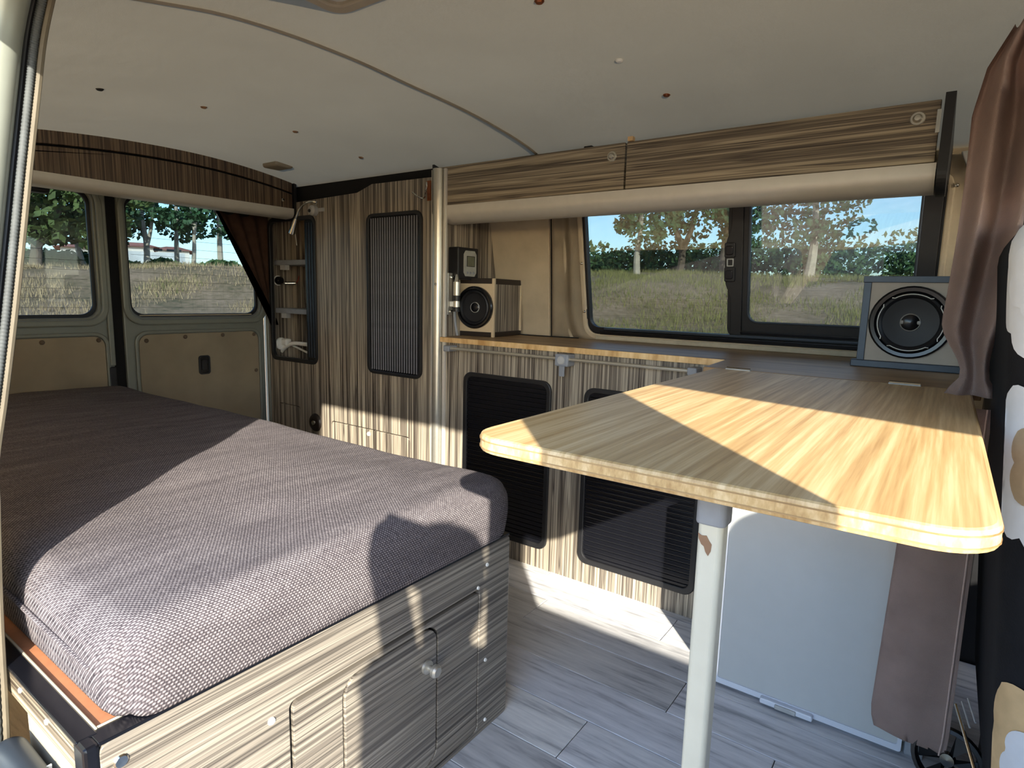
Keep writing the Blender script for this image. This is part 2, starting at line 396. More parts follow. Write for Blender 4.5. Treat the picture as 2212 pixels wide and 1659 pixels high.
# side window
wi = thing('window_1', None, None, (-.6, 2.09, .81), kind='structure')
def wplate(name, outer, holes, a, b, mat, par=wi, bevel=.002): return plate(name, 'y', outer, holes, a, b, mat, par, bevel, M=SL)
wplate('window_frame', rr(WX0+.002, WX1-.002, WZ0+.002, WZ1-.002, .042), [rr(WX0+.012, WX1-.05, WZ0+.03, WZ1-.012, .035)], .002, .028, 'black')
wplate('glass_pane', rr(WX0+.008, -.58, WZ0+.02, WZ1-.01, .03), [], .018, .022, 'glass', bevel=0)
sf = wplate('sliding_frame', rr(-.604, -.045, WZ0+.022, WZ1-.008, .03), [rr(-.536, -.092, .884, WZ1-.03, .03)], -.006, .012, 'black')
wplate('frame_lip', rr(-.541, -.087, .879, WZ1-.026, .034), [rr(-.534, -.094, .886, WZ1-.032, .028)], -.010, -.004, 'bluegrey')
wplate('glass_pane', rr(-.545, -.085, .875, WZ1-.02, .03), [], .001, .005, 'glass', bevel=0)
# wavy grip edge with latches
edge = [(-.556, .835)]+[(-.556, 1.26), (-.592, 1.26)]
for i in range(0, 21):
    z = 1.25-.41*i/20; s_ = 1/(1+math.exp(-(abs(z-1.07)-.085)*-90)); edge.append((-.592-.020*s_, z))
wplate('grip_profile', edge, [], -.014, .002, 'black')
for z0 in (1.088, 1.012):
    l_ = wplate('window_latch', rr(-.611, -.578, z0, z0+.046, .005), [], -.024, -.010, 'black')
    wplate('latch_thumb', rr(-.606, -.583, z0+.008, z0+.036, .006), [], -.029, -.018, 'blackgl', l_)
wplate('latch_bar', rr(-.606, -.584, 1.060, 1.086, .003), [rr(-.602, -.588, 1.064, 1.082, .002)], -.016, -.012, 'lgrey')
for i, (z0, z1, m) in enumerate(((.812, .826, 'blackgl'), (.829, .838, 'bluegrey'), (.842, .852, 'blackgl'))):
    x0 = -1.075 if i == 0 else (-1.06 if i == 1 else -.56)
    wplate('window_rail', [(x0, z0), (-.04, z0), (-.04, z1), (x0, z1)], [], -.026+.006*i, .004, m)
wplate('sill_strip', [(-1.10, .791), (-.03, .791), (-.03, .806), (-1.10, .806)], [], -.016, 0, 'cream', wf)
wplate('gasket_clip', [(-1.142, .868), (-1.132, .868), (-1.132, .905), (-1.142, .905)], [], -.008, .002, 'black')

# --- cab beyond the living space: pillars, door, dashboard
bp1 = box('trim_1', (.10, .22), (1.96, 2.12), (-.05, 1.37), 'black', kind='structure', bevel=.02)
wc = plate('wall_front', 'x', [(.2, -.05), (2.12, -.05), (2.12, .80), (.2, .80)], [], 1.32, 1.36, 'black', kind='structure')
plate('driver_door_panel', 'y', [(.22, -.05), (1.36, -.05), (1.36, .80), (.22, .80)], [], 2.06, 2.12, 'black', wc)
plate('driver_door_frame', 'y', [(.22, .8), (1.36, .8), (1.2, 1.36), (.22, 1.36)], [[(.30, .82), (1.22, .82), (1.1, 1.28), (.30, 1.28)]], 2.0, 2.03, 'lgrey', wc)
box('dashboard', (1.02, 1.32), (.25, 2.05), (.35, .78), 'black', wc, .03)
# suede-lined strip and white bracket in the corner behind the cab curtain
plate('corner_bracket', 'y', [(-.02, 1.34), (.075, 1.345), (.10, 1.255), (.04, 1.25), (.0, 1.29)], [rr(.012, .06, 1.275, 1.305, .012)], -.03, -.015, 'lgrey', wf, .003, M=SL)
plate('corner_strip', 'y', [(-.025, .80), (.10, .80), (.10, 1.25), (-.025, 1.25)], [], -.008, -.001, 'lining', wf, M=SL)
q = bp(2067, 400, 'y', 1.99); lathe('press_stud', [(0, -.006), (.004, -.005), (.006, 0)], q, (0, 1, .2), 'chrome', wf, 10)

# --- near side wall: quarter panel, C pillar, header, B pillar, front door
wn_ = mk('wall_right', grid(lambda a, b: (-2.76+(2.76-1.012)*a, ny_(-.05+1.42*b)-.012, -.05+1.42*b), 4, 10, -.04), 'lining', kind='structure')
box('roof_header', (-1.05, 1.25), (.13, .19), (1.325, 1.40), 'body', wn_)
box('b_pillar', (.04, .25), (.12, .20), (-.3, 1.36), 'body', wn_)
plate('front_door', 'y', [(.25, -.3), (1.36, -.3), (1.36, 1.33), (.25, 1.39)], [[(.26, .733), (1.22, .733), (1.12, 1.182), (.445, 1.328), (.26, 1.368)]], .13, .19, 'body', wn_)
# door opening at the C pillar: painted pillar, ribbed rubber seal, cream edge trim (swept up and round into the header)
def pil(dx, dy):
    P = []
    for z in (-.1, .3, .5, .62, .66, .72, .80, .9, 1.0, 1.1, 1.2, 1.27):
        P.append((-.985+dx+.006*math.sin(z*9), ny_(z)+dy, z))
    P += [(-.972+dx, ny_(1.33)+dy, 1.33), (-.93+dx, ny_(1.37)+dy-.006, 1.372), (-.86+dx, ny_(1.385)+dy-.006, 1.392), (-.7, ny_(1.395)+dy-.006, 1.40)]
    return curve(P, 8)
tr = thing('trim_2', None, None, (-.985, .24, 0), kind='structure')
tube('cream_edge', pil(-.008, -.0045), .0048, 'tantrim', tr, 8)
pts = pil(-.006, -.0135); bm = bmesh.new()
dense = curve(pts, 8); atube(bm, dense, [.0046+.0006*math.sin(i*2.1) for i in range(len(dense))], 8); mk('ribbed_seal', bm, 'seal', tr, smooth=True)
tube('seal_groove', pil(-.012, -.0205), .0040, 'black', tr, 8)
bm = bmesh.new(); pp = pil(-.010, -.046); atube(bm, pp, .022, 14); mk('pillar_metal', bm, 'body', tr, smooth=True)
box('pillar_outer', (-1.06, -.995), (.10, .17), (-.4, 1.20), 'body', tr, .015)

# --- rear doors
xr = -2.72
rw = box('wall_back', (xr-.06, xr+.0), (.15, 2.12), (1.325, 1.48), 'bodyD', kind='structure')
box('sill_beam', (xr-.06, xr+.02), (.15, 2.12), (-.05, .25), 'bodyD', rw)
box('side_post', (xr-.05, xr+.03), (1.735, 2.12), (-.05, 1.36), 'bodyD', rw)
box('side_post', (xr-.05, xr+.03), (.15, .26), (-.05, 1.36), 'bodyD', rw)
for y in (1.700, 1.722): box('seal_strip', (xr+.02, xr+.036), (y, y+.014), (.2, 1.33), 'bodyD', rw, .004)
def rear_door(name, y0, y1, wy0, wy1, py0, py1, screws):
    d = thing(name, None, None, (xr, y0, .25), kind='structure')
    plate('door_shell', 'x', [(y0, .2), (y1, .2), (y1, 1.335), (y0, 1.335)], [rr(wy0-.012, wy1+.012, .823, 1.312, .05)], xr-.045, xr, 'bodyD', d, .006)
    plate('inner_flange', 'x', rr(wy0-.045, wy1+.045, .79, 1.33, .075), [rr(wy0-.020, wy1+.020, .815, 1.318, .055)], xr, xr+.014, 'bodyD', d, .006)
    plate('glass_gasket', 'x', rr(wy0-.014, wy1+.014, .821, 1.314, .05), [rr(wy0, wy1, .835, 1.30, .045)], xr-.034, xr-.02, 'black', d, .003)
    plate('glass_pane', 'x', rr(wy0-.006, wy1+.006, .829, 1.306, .045), [], xr-.030, xr-.026, 'glassR', d)
    bm = bmesh.new()
    for i in range(12): abox(bm, (xr-.0255, xr-.0250), (wy0+.01, wy1-.01), (.862+.036*i, .8630+.036*i))
    mk('heater_wire', bm, 'black', d, kind='stuff')
    plate('panel_rebate', 'x', rr(py0-.014, py1+.014, .26, .766, .05), [rr(py0, py1, .27, .752, .04)], xr, xr+.010, 'bodyD', d, .004)
    pl = plate('plywood_panel', 'x', rr(py0+.001, py1-.001, .272, .750, .04), [], xr, xr+.007, 'ply', d, .002)
    for y, z in screws: lathe('screw', [(0, .012), (.006, .0115), (.009, .008), (.009, .004)], (xr, y, z), (1, 0, 0), 'barkD', d, 12)
    return d, pl
d1, _ = rear_door('door_1', .26, 1.040, .30, .985, .30, 1.008, [(y, .735) for y in (.60, .80, .985)])
d2_, pl = rear_door('door_2', 1.082, 1.705, 1.125, 1.675, 1.130, 1.668, [(1.16, .725), (1.32, .735), (1.49, .737), (1.645, .735), (1.65, .56)])
box('door_gap', (xr-.05, xr-.012), (1.038, 1.084), (.2, 1.335), 'void', rw)
box('lock_housing', (xr-.01, xr+.012), (1.014, 1.040), (.45, .625), 'black', d1, .004)
box('door_edge', (xr, xr+.012), (1.020, 1.040), (.63, 1.30), 'bodyD', d1, .004)
plate('latch_bezel', 'x', rr(1.372, 1.424, .563, .648, .012), [rr(1.379, 1.417, .570, .641, .009)], xr+.006, xr+.013, 'black', d2_, .002)
plate('latch_recess', 'x', rr(1.378, 1.418, .569, .642, .009), [], xr+.004, xr+.008, 'blackgl', d2_)
plate('latch_lever', 'x', rr(1.386, 1.410, .582, .628, .006), [], xr+.007, xr+.012, 'black', d2_, .002)
mk('brake_light_cover', rbox((xr+.0, xr+.05), (.70, .855), (1.272, 1.305), .014, (8, 10, 8)), 'black', d1, smooth=True)
mk('hinge_cover', rbox((xr+.0, xr+.05), (1.47, 1.64), (1.278, 1.31), .014, (8, 10, 8)), 'black', d2_, smooth=True)
tube('window_trim', [(xr-.018, 1.15+.5*i/8, .829) for i in range(9)], .0035, 'cream', d2_, 6)

# ============================================================ FURNITURE
# --- rear overhead locker
xo = -2.45
rc = thing('rear_locker', 'dark striped wood overhead locker above the rear door windows', 'locker', (xo, 1.0, 1.27))
def zg(y): return ceil_z(y)-.046
ys = [.27+1.425*i/30 for i in range(31)]
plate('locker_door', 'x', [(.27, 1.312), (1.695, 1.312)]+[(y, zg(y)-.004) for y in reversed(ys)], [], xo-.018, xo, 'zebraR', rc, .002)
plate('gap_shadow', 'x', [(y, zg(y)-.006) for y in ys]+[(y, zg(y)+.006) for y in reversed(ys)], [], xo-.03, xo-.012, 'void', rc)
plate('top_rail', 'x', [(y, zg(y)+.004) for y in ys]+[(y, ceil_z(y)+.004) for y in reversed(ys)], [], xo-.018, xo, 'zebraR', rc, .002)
bm = bmesh.new(); prof = [(xo+.004, 1.312)]+[(xo-.022+.026*math.cos(math.radians(a)), 1.296+.026*math.sin(math.radians(a))*1.0) for a in range(0, -91, -15)]+[(xo-.06, 1.268), (xo-.06, 1.312)]
A = [bm.verts.new((x, .27, z)) for x, z in prof]; B = [bm.verts.new((x, 1.70, z)) for x, z in prof]
for i in range(len(A)): bm.faces.new((A[i], A[(i+1) % len(A)], B[(i+1) % len(B)], B[i]))
bm.faces.new(A); bm.faces.new(B)
mk('aluminium_rail', bm, 'alumatt', rc, smooth='a')
box('locker_base', (xr+.06, xo-.03), (.27, 1.70), (1.300, 1.312), 'black', rc)
plate('end_cap', 'y', [(xo-.02, 1.262), (xo+.008, 1.29), (xo+.008, 1.43), (xr+.1, 1.43), (xr+.1, 1.262)], [], 1.700, 1.712, 'black', rc)
lathe('push_knob', [(0, .006), (.007, .005), (.008, 0)], (xo, 1.645, 1.343), (1, 0, 0), 'chrome', rc, 14)

# --- rear curtain, drawn into a triangle
ct = thing('rear_curtain', 'brown curtain pulled across a corner of the right rear door window', 'curtain', (xr+.05, 1.6, .8))
def rcur(a, b):
    z = 1.30-.52*b; y0 = 1.455+.255*min(1, b*1.02); y1 = 1.725
    y = y0+(y1-y0)*a
    return Vector((xr+.045+.008*math.sin(a*22)*(1-b*.7), y, z))
mk('curtain_cloth', grid(rcur, 40, 20, .003), 'curtD', ct, smooth=True)
def rband(a, b):
    z = 1.30-.52*b; y0 = 1.452+.255*min(1, b*1.02)
    return Vector((xr+.062, y0-.006+(.012+.05*b*(1-b*.4))*a, z))
mk('black_hem', grid(rband, 3, 20, .003), 'void', ct, smooth=True)

# --- tall cabinet
yt = 1.709
tcb = thing('tall_cabinet', 'tall striped wood cabinet with shelf niche and black roller shutter beside the bed', 'cabinet', (-2.1, yt, 0))
NX0, NX1, NZ0, NZ1 = -2.655, -2.312, .626, 1.268
plate('front_panel', 'y', [(-2.69, 0), (-1.588, 0), (-1.588, 1.377), (-1.94, 1.379), (-2.03, 1.352), (-2.69, 1.335)], [rr(NX0, NX1, NZ0, NZ1, .03), rr(-2.225, -1.722, .09, .370, .02), rr(-2.62, -2.45, .25, .405, .015)], yt, yt+.018, 'zebraV', tcb, .0015)
plate('side_panel', 'x', [(yt+.02, 0), (2.09, 0), (2.085, .79), (1.995, 1.25), (1.98, 1.33), (yt+.02, 1.38)], [], -1.575, -1.557, 'zebraV', tcb)
plate('access_hatch', 'y', rr(-2.221, -1.726, .094, .366, .018), [], yt+.001, yt+.017, 'zebraV', tcb, .002)
plate('access_hatch', 'y', rr(-2.617, -2.453, .253, .402, .013), [], yt+.001, yt+.017, 'zebraV', tcb, .002)
plate('hatch_backing', 'y', [(-2.66, .08), (-1.70, .08), (-1.70, .42), (-2.66, .42)], [], yt+.019, yt+.024, 'void', tcb)
lathe('push_knob', [(0, .006), (.008, .005), (.010, 0)], (-1.97, yt, .347), (0, -1, 0), 'white', tcb, 14)
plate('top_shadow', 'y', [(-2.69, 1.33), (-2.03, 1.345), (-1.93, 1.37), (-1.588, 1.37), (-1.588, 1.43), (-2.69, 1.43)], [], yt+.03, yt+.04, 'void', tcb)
# niche
nb = plate('niche_edge', 'y', rr(NX0-.012, NX1+.006, NZ0-.012, NZ1+.012, .038), [rr(NX0+.006, NX1-.006, NZ0+.006, NZ1-.006, .028)], yt-.006, yt+.012, 'black', tcb, .002)
box('niche_side', (-2.686, -2.672), (yt+.02, 2.02), (.5, 1.33), 'zebraV', tcb)
box('niche_top', (-2.69, -2.28), (yt+.02, 2.02), (1.285, 1.295), 'zebraV', tcb)
box('niche_side', (-2.29, -2.28), (yt+.02, 2.02), (.5, 1.33), 'zebraV', tcb)
box('niche_floor', (-2.69, -2.28), (yt+.02, 2.02), (.59, .60), 'zebraV', tcb)
def nbk(a, b):
    z = .59+.71*b; return Vector((-2.69+.40*a, 1.955-.10*b-.02*a, z))
mk('niche_back', grid(nbk, 6, 8, .004), 'lining', tcb, smooth=True)
box('niche_back_strip', (-2.66, -2.62), (1.83, 1.86), (.6, 1.28), 'zebraV', tcb)
for z in (1.078, .850):
    s_ = box('niche_shelf', (-2.69, -2.29), (yt+.03, 1.93), (z-.012, z+.012), 'grey', tcb, .003)
    box('shelf_bracket', (-2.62, -2.58), (yt+.026, yt+.05), (z-.034, z-.012), 'lgrey', s_)
sh = plate('niche_shutter', 'y', rr(-2.392, NX1-.002, NZ0+.004, NZ1-.004, .012), [], yt+.003, yt+.010, 'slat', tcb, .002)
for i in range(4): box('shutter_rib', (-2.376+.019*i, -2.370+.019*i), (yt-.001, yt+.006), (NZ0+.02, NZ1-.02), 'bluegrey', sh)
# roller shutter
TX0, TX1, TZ0, TZ1 = -1.967, -1.654, .614, 1.262
rs = plate('roller_shutter', 'y', rr(TX0, TX1, TZ0, TZ1, .035), [rr(TX0+.016, TX1-.014, TZ0+.014, TZ1-.014, .022)], yt-.010, yt+.002, 'black', tcb, .003)
plate('shutter_curtain', 'y', rr(TX0+.012, TX1-.010, TZ0+.010, TZ1-.010, .022), [], yt-.003, yt+.001, 'slat', rs)
rib = None
for i in range(20):
    x = TX0+.028+(TX1-TX0-.056)*i/19
    if rib is None: rib = box('shutter_rib', (x-.0010, x+.0010), (yt-.008, yt-.002), (TZ0+.018, TZ1-.018), 'rib', rs, .001); rx = x
    else: share(rib, 'shutter_rib', (x-rx, 0, 0), rs)
# round socket on the panel
lathe('round_socket', [(0, .004), (.012, .004), (.014, .012), (.02, .014), (.034, .012), (.040, .006), (.042, 0)], (-2.335, yt, .345), (0, -1, 0), 'dark', tcb, 24)
lathe('socket_contact', [(0, .018), (.010, .017), (.013, .010)], (-2.335, yt, .345), (0, -1, 0), 'chrome', tcb, 16)

# gooseneck reading lamp
lm = thing('reading_lamp', 'small chrome gooseneck reading lamp on the tall cabinet above the niche', 'lamp', (-2.315, yt, 1.297))
lathe('wall_mount', [(0, .03), (.014, .03), (.022, .02), (.022, 0)], (-2.305, yt, 1.296), (0, -1, 0), 'lgrey', lm, 18)
box('mount_plate', (-2.30, -2.24), (yt-.004, yt), (1.290, 1.306), 'lgrey', lm, .002)
lathe('switch', [(0, .034), (.007, .034), (.008, .028)], (-2.305, yt, 1.293), (0, -1, 0), 'black', lm, 12)
gp = [Vector((-2.285, yt-.012, 1.318)), bp(684, 437, 'y', 1.665), bp(665, 437, 'y', 1.65), bp(648, 450, 'y', 1.645), bp(639, 472, 'y', 1.64)]
tube('gooseneck', curve(gp, 8), .0042, 'chrome', lm, 8)
h0, h1 = bp(639, 472, 'y', 1.64), bp(630, 504, 'y', 1.64)
lathe('lamp_head', [(0, 0), (.006, 0), (.009, .015), (.014, (h1-h0).length-.008), (.0145, (h1-h0).length), (.011, (h1-h0).length), (0, (h1-h0).length-.01)], h0, h1-h0, 'chrome', lm, 16)
tube('lamp_wire', [bp(638, 506, 'y', 1.66), bp(641, 530, 'y', 1.68)], .0014, 'white', lm, 6)

# things in the niche
ul = thing('swivel_spotlight', 'chrome and black swivel spotlight fixed inside the niche between the shelves', 'spotlight', (-2.62, 1.76, .97))
a0 = bp(600, 606, 'x', -2.671); lathe('spotlight_base', [(0, .03), (.014, .03), (.020, .022), (.020, 0)], a0, (1, 0, 0), 'blackgl', ul, 18)
lathe('bezel', [(.020, .004), (.024, .004), (.024, 0)], a0, (1, 0, 0), 'white', ul, 18)
tube('arm', [a0+Vector((.02, 0, 0)), bp(615, 612, 'x', -2.655), bp(640, 612, 'x', -2.62)], .008, 'chrome', ul, 10)
tube('red_wire', curve([bp(640, 612, 'x', -2.62), bp(645, 600, 'x', -2.62), bp(643, 575, 'x', -2.64)], 6), .003, 'red', ul, 6)
hs = thing('white_hose', 'white hose and plug in the bottom of the shelf niche', 'hose', (-2.6, 1.78, .61))
a1 = bp(606, 742, 'x', -2.671); lathe('plug_socket', [(0, .012), (.026, .012), (.030, .008), (.030, 0)], a1, (1, 0, 0), 'white', hs, 20)
mk('plug', rbox((a1.x+.008, a1.x+.05), (a1.y-.004, a1.y+.03), (a1.z-.008, a1.z+.026), .008, (8, 8, 8)), 'white', hs, smooth=True)
tube('hose', curve([bp(600, 772, 'y', yt+.06), bp(612, 754, 'y', yt+.06), bp(632, 742, 'y', yt+.07), bp(664, 744, 'y', yt+.08)], 8), .010, 'white', hs, 10)
tube('plug_lead', curve([a1+Vector((.04, .01, .005)), bp(640, 750, 'y', yt+.10), bp(665, 762, 'y', yt+.09)], 8), .005, 'white', hs, 8)
box('connector_box', (-2.47, -2.40), (yt+.06, yt+.14), (.601, .655), 'white', hs, .004)
# coat hook
hk = thing('coat_hook', 'double wire coat hook on the tall cabinet top corner near the pole', 'hook', (-1.615, yt, 1.34))
box('hook_plate', (-1.632, -1.612), (yt-.004, yt), (1.292, 1.365), 'copper', hk, .002)
tube('wire_hook', curve([bp(918, 425, 'y', 1.70), bp(915, 428, 'y', 1.685), bp(905, 426, 'y', 1.67), bp(896, 420, 'y', 1.665), bp(890, 415, 'y', 1.66)], 6), .0028, 'chrome', hk, 8)
tube('wire_hook', curve([bp(918, 420, 'y', 1.70), bp(920, 412, 'y', 1.685), bp(922, 402, 'y', 1.68), bp(922, 394, 'y', 1.68)], 6), .0028, 'chrome', hk, 8)

# --- aluminium post
po = thing('aluminium_post', 'vertical aluminium post between the tall cabinet and the kitchen unit', 'post', (-1.565, 1.70, 0))
bm = bmesh.new(); atube(bm, [(-1.568, 1.700, 0), (-1.568, 1.700, 1.40)], .021, 20); mk('post_tube', bm, 'alu', po, smooth='a')
box('post_flange', (-1.545, -1.532), (1.700, 1.712), (0, 1.40), 'alumatt', po, .002)
box('post_flange', (-1.604, -1.585), (1.700, 1.712), (0, 1.40), 'alumatt', po, .002)
lathe('screw', [(0, .003), (.004, .002), (.005, 0)], (-1.560, 1.678, .985), (0, -1, 0), 'chrome', po, 10)
# swivel bracket beside the post
sb = thing('swivel_bracket', 'silver swivel hinge bracket bolted beside the post above the worktop', 'bracket', (-1.535, 1.72, .87))
box('back_plate', (-1.557, -1.532), (1.716, 1.742), (.872, 1.028), 'alu', sb, .002)
for z0, z1, m in ((.945, .995, 'alu'), (.925, .944, 'black'), (.902, .924, 'alu'), (.885, .901, 'black')): 
    lathe('hinge_barrel', [(0, z1-z0), (.013, z1-z0), (.0135, 0), (0, 0)], (-1.505, 1.735, z0), (0, 0, 1), m, sb, 16)
lathe('hinge_pin', [(0, .03), (.004, .028), (.009, 0)], (-1.505, 1.735, .995), (0, 0, 1), 'chrome', sb, 14)
box('swivel_arm', (-1.548, -1.505), (1.728, 1.740), (.903, .923), 'white', sb, .002)
for z in (.884, 1.012): lathe('bolt', [(0, .006), (.006, .005), (.007, 0)], (-1.531, 1.735, z), (1, -.3, 0), 'chrome', sb, 10)
tube('grey_cable', curve([(-1.515, 1.735, .885), (-1.513, 1.738, .84), (-1.508, 1.745, .795)], 6), .005, 'grey', sb, 8)

# --- kitchen unit
yk = 1.709
kc = thing('kitchen_cabinet', 'low striped wood kitchen cabinet with two black roller doors', 'cabinet', (-1.0, yk, 0))
D1 = (-1.440, -1.056, .071, .668); D2 = (-.931, -.532, .071, .664)
plate('front_panel', 'y', [(-1.532, .0), (-.40, .0), (-.40, .770), (-1.532, .770)], [rr(D[0]+.01, D[1]-.01, D[2]+.01, D[3]-.01, .03) for D in (D1, D2)], yk, yk+.018, 'zebraV', kc)
box('side_panel', (-.42, -.40), (yk+.018, 2.08), (0, .768), 'zebraV', kc)
box('back_dark', (-1.53, -.42), (yk+.06, yk+.07), (0, .76), 'void', kc)
slat = None
for D in (D1, D2):
    dr = plate('roller_door', 'y', rr(*D, .035), [rr(D[0]+.018, D[1]-.018, D[2]+.02, D[3]-.016, .024)], yk-.008, yk+.004, 'black', kc, .003)
    n_ = 35; ph = (D[3]-D[2]-.03)/n_
    for i in range(n_):
        z = D[2]+.015+ph*i
        if slat is None:
            slat = box('door_slat', (D[0]+.012, D[1]-.012), (yk-.002, yk+.006), (z+.0008, z+ph-.0008), 'slat', dr, .0016); s0 = (D[0], z, D[1]-D[0])
        else:
            o = share(slat, 'door_slat', (0, 0, z-s0[1]), dr); k = (D[1]-D[0]-.024)/(s0[2]-.024); o.scale.x = k
            b0 = BASE[kc]; cx0 = s0[0]+.012-b0.x; o.location.x = (D[0]+.012-b0.x)-cx0*k
    box('shutter_back', (D[0]+.01, D[1]-.01), (yk+.006, yk+.010), (D[2]+.01, D[3]-.01), 'void', dr)
# rail under the worktop edge
rl = thing('hanging_rail', 'thin chrome rail with grey clips under the front edge of the worktop', 'rail', (-1.0, 1.67, .75))
tube('rod', [(-1.49, 1.672, .752), (-.56, 1.672, .752)], .0055, 'alu', rl, 10)
for x in (-1.49, -.57): box('end_clip', (x-.014, x+.014), (1.660, yk), (.740, .762), 'grey', rl, .004)
cb = box('centre_clip', (-1.022, -.972), (1.662, yk), (.728, .768), 'grey', rl, .005)
box('clip_tab', (-1.004, -.984), (1.660, 1.668), (.696, .730), 'grey', cb, .003)
lathe('clip_screw', [(.0, .004), (.012, .003), (.014, 0)], (-.998, 1.662, .748), (0, -1, 0), 'lgrey', cb, 14)

# --- worktop (bamboo), L shaped
wt = thing('worktop', 'bamboo worktop running under the side window', 'worktop', (-.8, 1.7, .77))
zt = .79
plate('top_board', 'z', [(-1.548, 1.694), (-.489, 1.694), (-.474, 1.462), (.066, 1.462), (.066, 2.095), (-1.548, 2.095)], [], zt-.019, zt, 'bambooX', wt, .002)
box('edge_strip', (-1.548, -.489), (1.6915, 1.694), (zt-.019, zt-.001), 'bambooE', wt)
# --- folding table
tb = thing('folding_table', 'light bamboo table flap hinged to the worktop, standing on one leg', 'table', (-.2, .9, 0))
zt2 = .79; TT = .020
outl = []
def arc(cx, cy, r, a0, a1, n=8): return [(cx+r*math.cos(math.radians(a0+(a1-a0)*i/n)), cy+r*math.sin(math.radians(a0+(a1-a0)*i/n))) for i in range(n+1)]
outl = [(.050, 1.457), (-.446, 1.457)]+arc(-.446+.05, .528+.05, .05, 180, 270)+arc(.050-.05, .528+.05, .05, 270, 360)
plate('table_top', 'z', outl, [], zt2-TT, zt2, 'bamboo', tb, .004)
def inset(L, d):
    cx, cy = -.198, .99
    return [(x+(d if x < cx else -d), y+(d if y < cy else -d)) for x, y in L]
bm = bmesh.new()
for z in (zt2-.0055, zt2-.015):
    L = [(x+(-.0006 if x < -.2 else .0006), y+(-.0006 if y < 1 else 0)) for x, y in outl]
    aplate(bm, 'z', L, [inset(outl, .004)], z-.0006, z+.0006)
mk('edge_laminate_lines', bm, 'bambooX', tb)
tl = thing('leg', None, None, (-.172, .60, 0)); 
del BASE[tl]; bpy.data.objects.remove(tl)
lg = plate('leg', 'z', rr(-.1845, -.1595, .5855, .6105, .006), [], 0, .770, 'legc', tb, .001)
plate('leg_collar', 'z', rr(-.1870, -.1570, .583, .613, .007), [], .728, .770, 'grey', lg, .002)
bm = bmesh.new()
pa = [(0, 0), (.004, -.002), (.009, -.001), (.012, -.006), (.015, -.010), (.0145, -.018), (.012, -.024), (.009, -.020), (.007, -.014), (.004, -.012), (.001, -.006)]
aplate(bm, 'y', [(-.183+x*.95, .718+z*.9) for x, z in pa], [], .5849, .5856); mk('worn_patch', bm, 'rust', lg)
lathe('leg_foot', [(0, 0), (.02, 0), (.02, .008), (.017, .012)], (-.172, .60, 0), (0, 0, 1), 'black', lg, 16)
for x0 in (-.418, -.088):
    h_ = box('hinge', (x0, x0+.056), (1.452, 1.468), (zt-.001, zt+.0025), 'lgrey', tb, .001)
    tube('hinge_knuckle', [(x0+.001, 1.4595, zt+.002), (x0+.055, 1.4595, zt+.002)], .0035, 'chrome', h_, 8)

# --- fridge
fr = thing('fridge', 'small silver grey box fridge under the worktop behind the table leg', 'fridge', (-.19, 1.5, 0))
FX0, FX1, FY = -.384, .012, 1.44
box('body', (FX0, FX1+.02), (FY+.03, 1.90), (.012, .485), 'lgrey', fr, .006)
plate('door_frame', 'y', rr(FX0, FX1, .008, .484, .006), [rr(FX0+.008, FX1-.008, .022, .468, .005)], FY-.002, FY+.03, 'fridgeF', fr, .002)
plate('door_panel', 'y', rr(FX0+.006, FX1-.006, .020, .470, .004), [], FY+.001, FY+.02, 'fridge', fr)
hd = box('handle', (-.272, -.158), (FY-.016, FY), (.006, .020), 'fridgeF', fr, .003)
box('handle_catch', (-.238, -.192), (FY-.020, FY-.014), (.007, .018), 'lgrey', hd, .002)
box('side_foot', (FX1+.004, FX1+.04), (FY+.006, FY+.05), (0, .05), 'grey', fr, .006)
for x in (FX0+.03, FX1-.03): lathe('foot', [(0, 0), (.014, 0), (.014, .012)], (x, FY+.06, 0), (0, 0, 1), 'black', fr, 12)

# --- overhead cabinet over the window
yu = 1.709
oc = thing('overhead_cabinet', 'long striped wood overhead cabinet with two flap doors above the side window', 'cabinet', (-.8, yu, 1.21))
UX0, UXS, UX1 = -1.585, -.829, -.064
for a_, b_ in ((UX0, UXS-.003), (UXS+.003, UX1)):
    dd = box('flap_door', (a_, b_), (yu, yu+.016), (1.272, 1.407), 'zebraU', oc, .002)
    lathe('push_knob', [(0, .010), (.006, .0095), (.009, .006), (.010, .002), (.014, .002), (.0155, 0)], (b_-.042, yu, 1.371), (0, -1, 0), 'alu', dd, 20)
bm = bmesh.new(); prof = [(yu-.004, 1.270)]+[(yu+.046-.050*math.cos(math.radians(a)), 1.250-.042*math.sin(math.radians(a))) for a in range(0, 91, 10)]+[(yu+.062, 1.208), (yu+.066, 1.214), (yu+.12, 1.262), (yu+.12, 1.270)]
A = [bm.verts.new((UX0-.004, y, z)) for y, z in prof]; B = [bm.verts.new((UX1+.004, y, z)) for y, z in prof]
for i in range(len(A)): bm.faces.new((A[i], A[(i+1) % len(A)], B[(i+1) % len(B)], B[i]))
bm.faces.new(A); bm.faces.new(B); mk('aluminium_cornice', bm, 'alumatt', oc, smooth='a')
box('base_board', (UX0, UX1), (yu+.05, 1.985), (1.262, 1.272), 'black', oc)
box('body_shell', (UX0+.01, UX1-.01), (yu+.018, 1.985), (1.272, 1.345), 'void', oc)
def endcap(x0, x1, zt_, par):
    pf = [(yu-.010, zt_), (yu-.010, 1.25)]+[(yu+.044-.054*math.cos(math.radians(a)), 1.250-.047*math.sin(math.radians(a))) for a in range(0, 91, 10)]+[(yu+.062, 1.203), (yu+.12, 1.255), (1.975, 1.262), (1.975, 1.35), (1.80, 1.395)]
    return plate('end_cap', 'x', pf, [], x0, x1, 'black', par, .001)
endcap(UX0-.014, UX0-.004, 1.418, oc); endcap(UX1+.006, UX1+.026, 1.418, oc)
